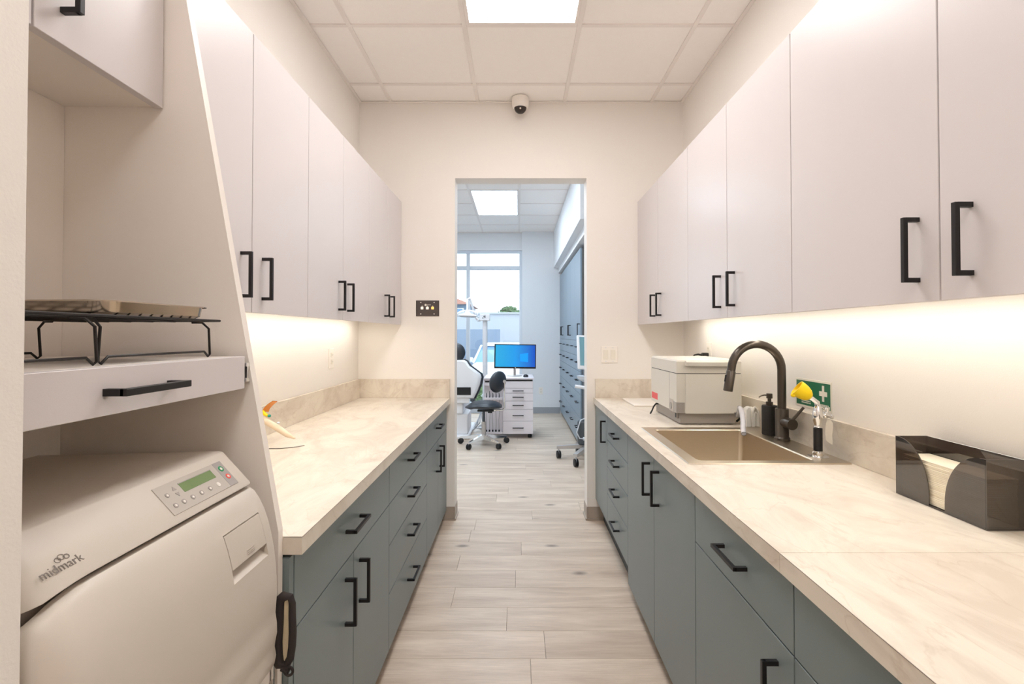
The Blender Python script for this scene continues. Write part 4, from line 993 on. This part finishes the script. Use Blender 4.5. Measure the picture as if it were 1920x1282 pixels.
# dental lamp
t = thing('dental_lamp', 'white ring dental lamp on a jointed arm and tall post', 'lamp', (-.452, 6.75, 0))
MB().cyl((-.452, 6.75, .02), (-.452, 6.75, 1.50), .034, n=18).build('post', 'dental', t)
MB().lathe([(.08, 0), (.08, .015), (.05, .025)], (-.452, 6.75, .001), n=24).build('post_base', 'dental', t)
jb = MB().box(-.520, -.385, 6.68, 6.82, 1.478, 1.572, .006).build('junction_box', 'dental', t, smooth=False)
for q, z in ((-.478, 1.515), (-.462, 1.537), (-.447, 1.541), (-.448, 1.525)): MB().cyl((q, 6.676, z), (q, 6.68, z), .007, n=8).build('port', 'black', jb)
MB().tube([(-.535, 6.74, 1.490), (-.575, 6.70, 1.515), (-.632, 6.62, 1.73), (-.648, 6.60, 1.775)], [.020, .017, .015, .015], 10).build('arm', 'dental', t)
MB().tube([(-.520, 6.745, 1.490), (-.56, 6.72, 1.490)], .022, 10).build('elbow', 'dental', t)
MB().tube([(-.648, 6.60, 1.775), (-.675, 6.55, 1.76), (-.670, 6.50, 1.60)], [.016, .014, .012], 10).build('drop_arm', 'dental', t)
LC = Vector((-.665, 6.45, 1.520))
MB().lathe([(.060, 0), (.115, .004), (.125, .018), (.110, .030), (.05, .045), (.02, .08)], LC, (0.05, 0, 1), 28).build('lamp_head', 'dental', t)
MB().lathe([(.098, -.003), (.098, .001), (.05, .001)], LC, (0.05, 0, 1), 28).build('lamp_glass', 'alu', t)
for s in (-1, 1):
    MB().tube([LC + Vector((s * .10, 0, .02)), LC + Vector((s * .150, 0, .0)), LC + Vector((s * .158, 0, -.035)), LC + Vector((s * .138, 0, -.052))], .008, 8).build('grip', 'alu', t)
MB().tube([LC + Vector((math.cos(q) * .135, 0, .03 + math.sin(q) * .055)) for q in [PI * k / 10 for k in range(11)]], .011, 8).build('yoke', 'dental', t)
# hoses on floor behind stool
t = thing('floor_hoses', 'loose pale hoses on the floor beside the dental chair', 'hoses', (-.50, 6.6, 0))
for i in range(6):
    p = [(-.62 + .02 * i, 6.52 + .03 * i, .006 + .01 * i), (-.58 + .04 * i, 6.45 + .02 * i, .05 + .04 * (i % 3)), (-.52 + .01 * i, 6.55, .18 + .03 * i), (-.47 + .01 * i, 6.62, .33 + .01 * i), (-.435, 6.60 + .02 * i, .45)]
    MB().tube(p, .007, 6).build('hose', 'alu', t)
# scanner cart
hx, hy = .735, 5.12
t = thing('scanner_cart', 'wheeled monitor cart with white framed screen and dark tank', 'cart', (hx, hy, 0))
for q, r_ in ((math.atan2(5.14 - hy, .43 - hx), .31), (math.atan2(4.80 - hy, .565 - hx), .36), (math.radians(-25), .33), (math.radians(40), .20), (math.radians(115), .20)):
    d = Vector((math.cos(q), math.sin(q), 0)); p = Vector((-d.y, d.x, 0)); rings = []
    for f, wd, z0, z1 in ((.0, .028, .115, .155), (r_ * .6, .024, .105, .140), (r_ + .02, .020, .098, .128)):
        c_ = Vector((hx, hy, 0)) + d * f; rings.append([c_ + p * wd + V(0, 0, z0), c_ - p * wd + V(0, 0, z0), c_ - p * wd + V(0, 0, z1), c_ + p * wd + V(0, 0, z1)])
    MB().loft(rings).build('leg', 'legmetal', t); caster(t, hx + d.x * r_, hy + d.y * r_, .040, 'black', 'alu', .2, .100)
MB().box(hx - .050, hx + .05, hy - .035, hy + .035, .150, 1.02, .004).build('pole', 'polegrey', t, smooth=False)
MB().box(hx - .125, hx + .12, hy - .12, hy - .036, .16, .42, .03, 3).build('tank', 'polegrey', t)
MB().tube([(hx - .02, hy - .10, .45), (hx - .10, hy - .13, .42), (hx - .14, hy - .14, .30), (hx - .11, hy - .145, .24), (hx - .06, hy - .145, .235)], .006, 8).build('supply_tube', 'alu', t)
MB().cyl((hx - .075, hy - .145, .236), (hx - .02, hy - .145, .240), .018, n=14).build('valve', 'alu', t)
MB().tube([(hx - .155, hy - .13, .765), (hx - .02, hy - .14, .745), (hx + .12, hy - .13, .765)], .018, 12).build('push_handle', 'dental', t)
b = MB(); b.X = Matrix.Translation((hx, hy - .08, 1.105)) @ Matrix.Rotation(math.radians(-14), 4, 'X') @ Matrix.Rotation(math.radians(14), 4, 'Z')
b.box(-.135, .28, -.016, .016, -.178, .178, .014, 3); b.build('screen_frame', 'dental', t)
b = MB(); b.X = Matrix.Translation((hx, hy - .08, 1.105)) @ Matrix.Rotation(math.radians(-14), 4, 'X') @ Matrix.Rotation(math.radians(14), 4, 'Z')
b.box(-.112, .258, -.0185, -.0165, -.142, .155); b.build('screen', 'glassblue', t, smooth=False)
MB().lathe([(.11, .0), (.10, -.03), (.05, -.06)], (hx - .02, hy - .06, .865), n=20).build('holder_ring', 'alu', t)
# ------------------------------------------------------------------ outside
GZ = -.40
tag(bx('ground', 'asphalt', None, -30, 30, 8.32, 70, GZ - .1, GZ), 'pale sunlit parking ground outside the window', 'ground', kind='structure')
t = thing('car', 'white parked car outside the window', 'car', (-.35, 13.5, GZ))
def carsec(x, w_): return x
prof_y = [(11.6, .55, .78), (11.75, .72, .84), (12.5, .92, .88), (12.95, .98, .88), (13.45, 1.42, .76), (13.9, 1.49, .72), (15.0, 1.47, .70), (15.8, 1.05, .82), (16.1, .95, .80)]
b = MB(); rings = []
for y_, h, hw in [(11.55, .62, .70), (11.7, .80, .82), (12.6, .93, .86), (13.0, .97, .87), (15.9, .97, .87), (16.2, .85, .80)]:
    rings.append([(-.35 + sx_ * hw * f, y_, GZ + z) for sx_, f, z in ((-1, .94, .22), (-1, 1, .5), (-1, .97, h - .06), (-1, .86, h), (1, .86, h), (1, .97, h - .06), (1, 1, .5), (1, .94, .22))])
b.loft(rings).build('body', 'carpaint', t)
b = MB(); b.loft([[(-.35 + s_ * hw, y_, GZ + z) for s_, hw, y_, z in ((-1, .80, 12.95, .965), (1, .80, 12.95, .965), (1, .80, 15.8, .965), (-1, .80, 15.8, .965))],
                  [(-.35 + s_ * hw, y_, GZ + z) for s_, hw, y_, z in ((-1, .64, 13.65, 1.38), (1, .64, 13.65, 1.38), (1, .64, 15.3, 1.38), (-1, .64, 15.3, 1.38))]]).build('windows', 'carglass', t)
b = MB(); b.loft([[(-.35 + s_ * (hw), y_, GZ + z) for s_, hw, y_, z in ((-1, .66, 13.58, 1.375), (1, .66, 13.58, 1.375), (1, .66, 15.35, 1.375), (-1, .66, 15.35, 1.375))],
                  [(-.35 + s_ * hw, y_, GZ + z) for s_, hw, y_, z in ((-1, .56, 13.8, 1.45), (1, .56, 13.8, 1.45), (1, .56, 15.2, 1.45), (-1, .56, 15.2, 1.45))]]).build('roof', 'carpaint', t)
for s_ in (-1, 1):
    MB().tube([(-.35 + s_ * .82, 12.93, GZ + .96), (-.35 + s_ * .665, 13.62, GZ + 1.38)], .03, 6).build('pillar', 'carpaint', t)
    MB().box(-.35 + s_ * .92 - .08, -.35 + s_ * .92 + .08, 13.1, 13.2, GZ + .95, GZ + 1.08, .03).build('mirror', 'carpaint', t)
    for y_ in (12.4, 15.2): MB().lathe([(.30, -.1), (.32, -.06), (.32, .06), (.30, .1)], (-.35 + s_ * .76, y_, GZ + .32), (1, 0, 0), 20).build('wheel', 'black', t)
    MB().box(-.35 + s_ * .6 - .14, -.35 + s_ * .6 + .14, 11.58, 11.72, GZ + .62, GZ + .74, .02).build('headlight', 'alu', t)
tag(bx('garden_wall', 'outwall2', None, -9, -.62, 17.0, 17.2, GZ, 1.47), 'low blue-grey wall behind the white car', 'wall')
t = thing('white_building', 'long flat white building behind the low wall', 'building', (0, 20.5, GZ))
bx('wall', 'outwall', t, -12, 6, 19.5, 22, GZ, 2.11); bx('coping', 'outwall', t, -12.05, 6.05, 19.42, 22.05, 2.11, 2.17)
t = thing('house', 'pale blue house with tiled roof beyond the white building', 'house', (-4.6, 28, GZ))
bx('wall', 'outhouse', t, -8, -2.78, 27, 32, GZ, 2.95)
b = MB(); b.prism([(-8.4, 26.7, 2.95), (-2.55, 26.7, 2.95), (-4.6, 26.7, 3.75), (-8.4, 26.7, 3.75)], (0, 5.6, 0)); b.build('roof', 'rooftile', t, smooth=False)
wn = bx('window', 'signwhite', t, -3.42, -2.98, 26.95, 27.0, 2.15, 2.75); bx('pane', 'carglass', wn, -3.36, -3.04, 26.93, 26.95, 2.2, 2.7)
def tree(label, cx, cy, z0, r, h, m, n=420, leaf=.12):
    t = thing('tree', label, 'tree', (cx, cy, GZ))
    MB().tube([(cx, cy, GZ), (cx + .05, cy, (GZ + z0) / 2), (cx, cy, z0 + h * .3)], [.10, .08, .05], 8).build('trunk', 'bark', t)
    b = MB()
    for i in range(n):
        v = Vector((random.gauss(0, 1), random.gauss(0, 1), random.gauss(0, 1))).normalized() * random.uniform(.35, 1) ** .6
        c = Vector((cx + v.x * r, cy + v.y * r * .8, z0 + h * .5 + v.z * h * .5))
        u = Vector((random.gauss(0, 1), random.gauss(0, 1), random.gauss(0, 1))).normalized(); w_ = u.orthogonal().normalized()
        f = b.bm.faces.new([b._v(c + u * leaf), b._v(c + w_ * leaf * .6), b._v(c - u * leaf), b._v(c - w_ * leaf * .6)])
    b.build('crown', m, t, smooth=False, kind='stuff')
tree('round green tree beyond the white building', -.42, 24.5, 1.9, .55, .80, 'leaf', 600, .10)
tree('bright green shrub low outside the window beside the chair', -.66, 9.2, -.05, .14, .42, 'leafbright', 260, .035)
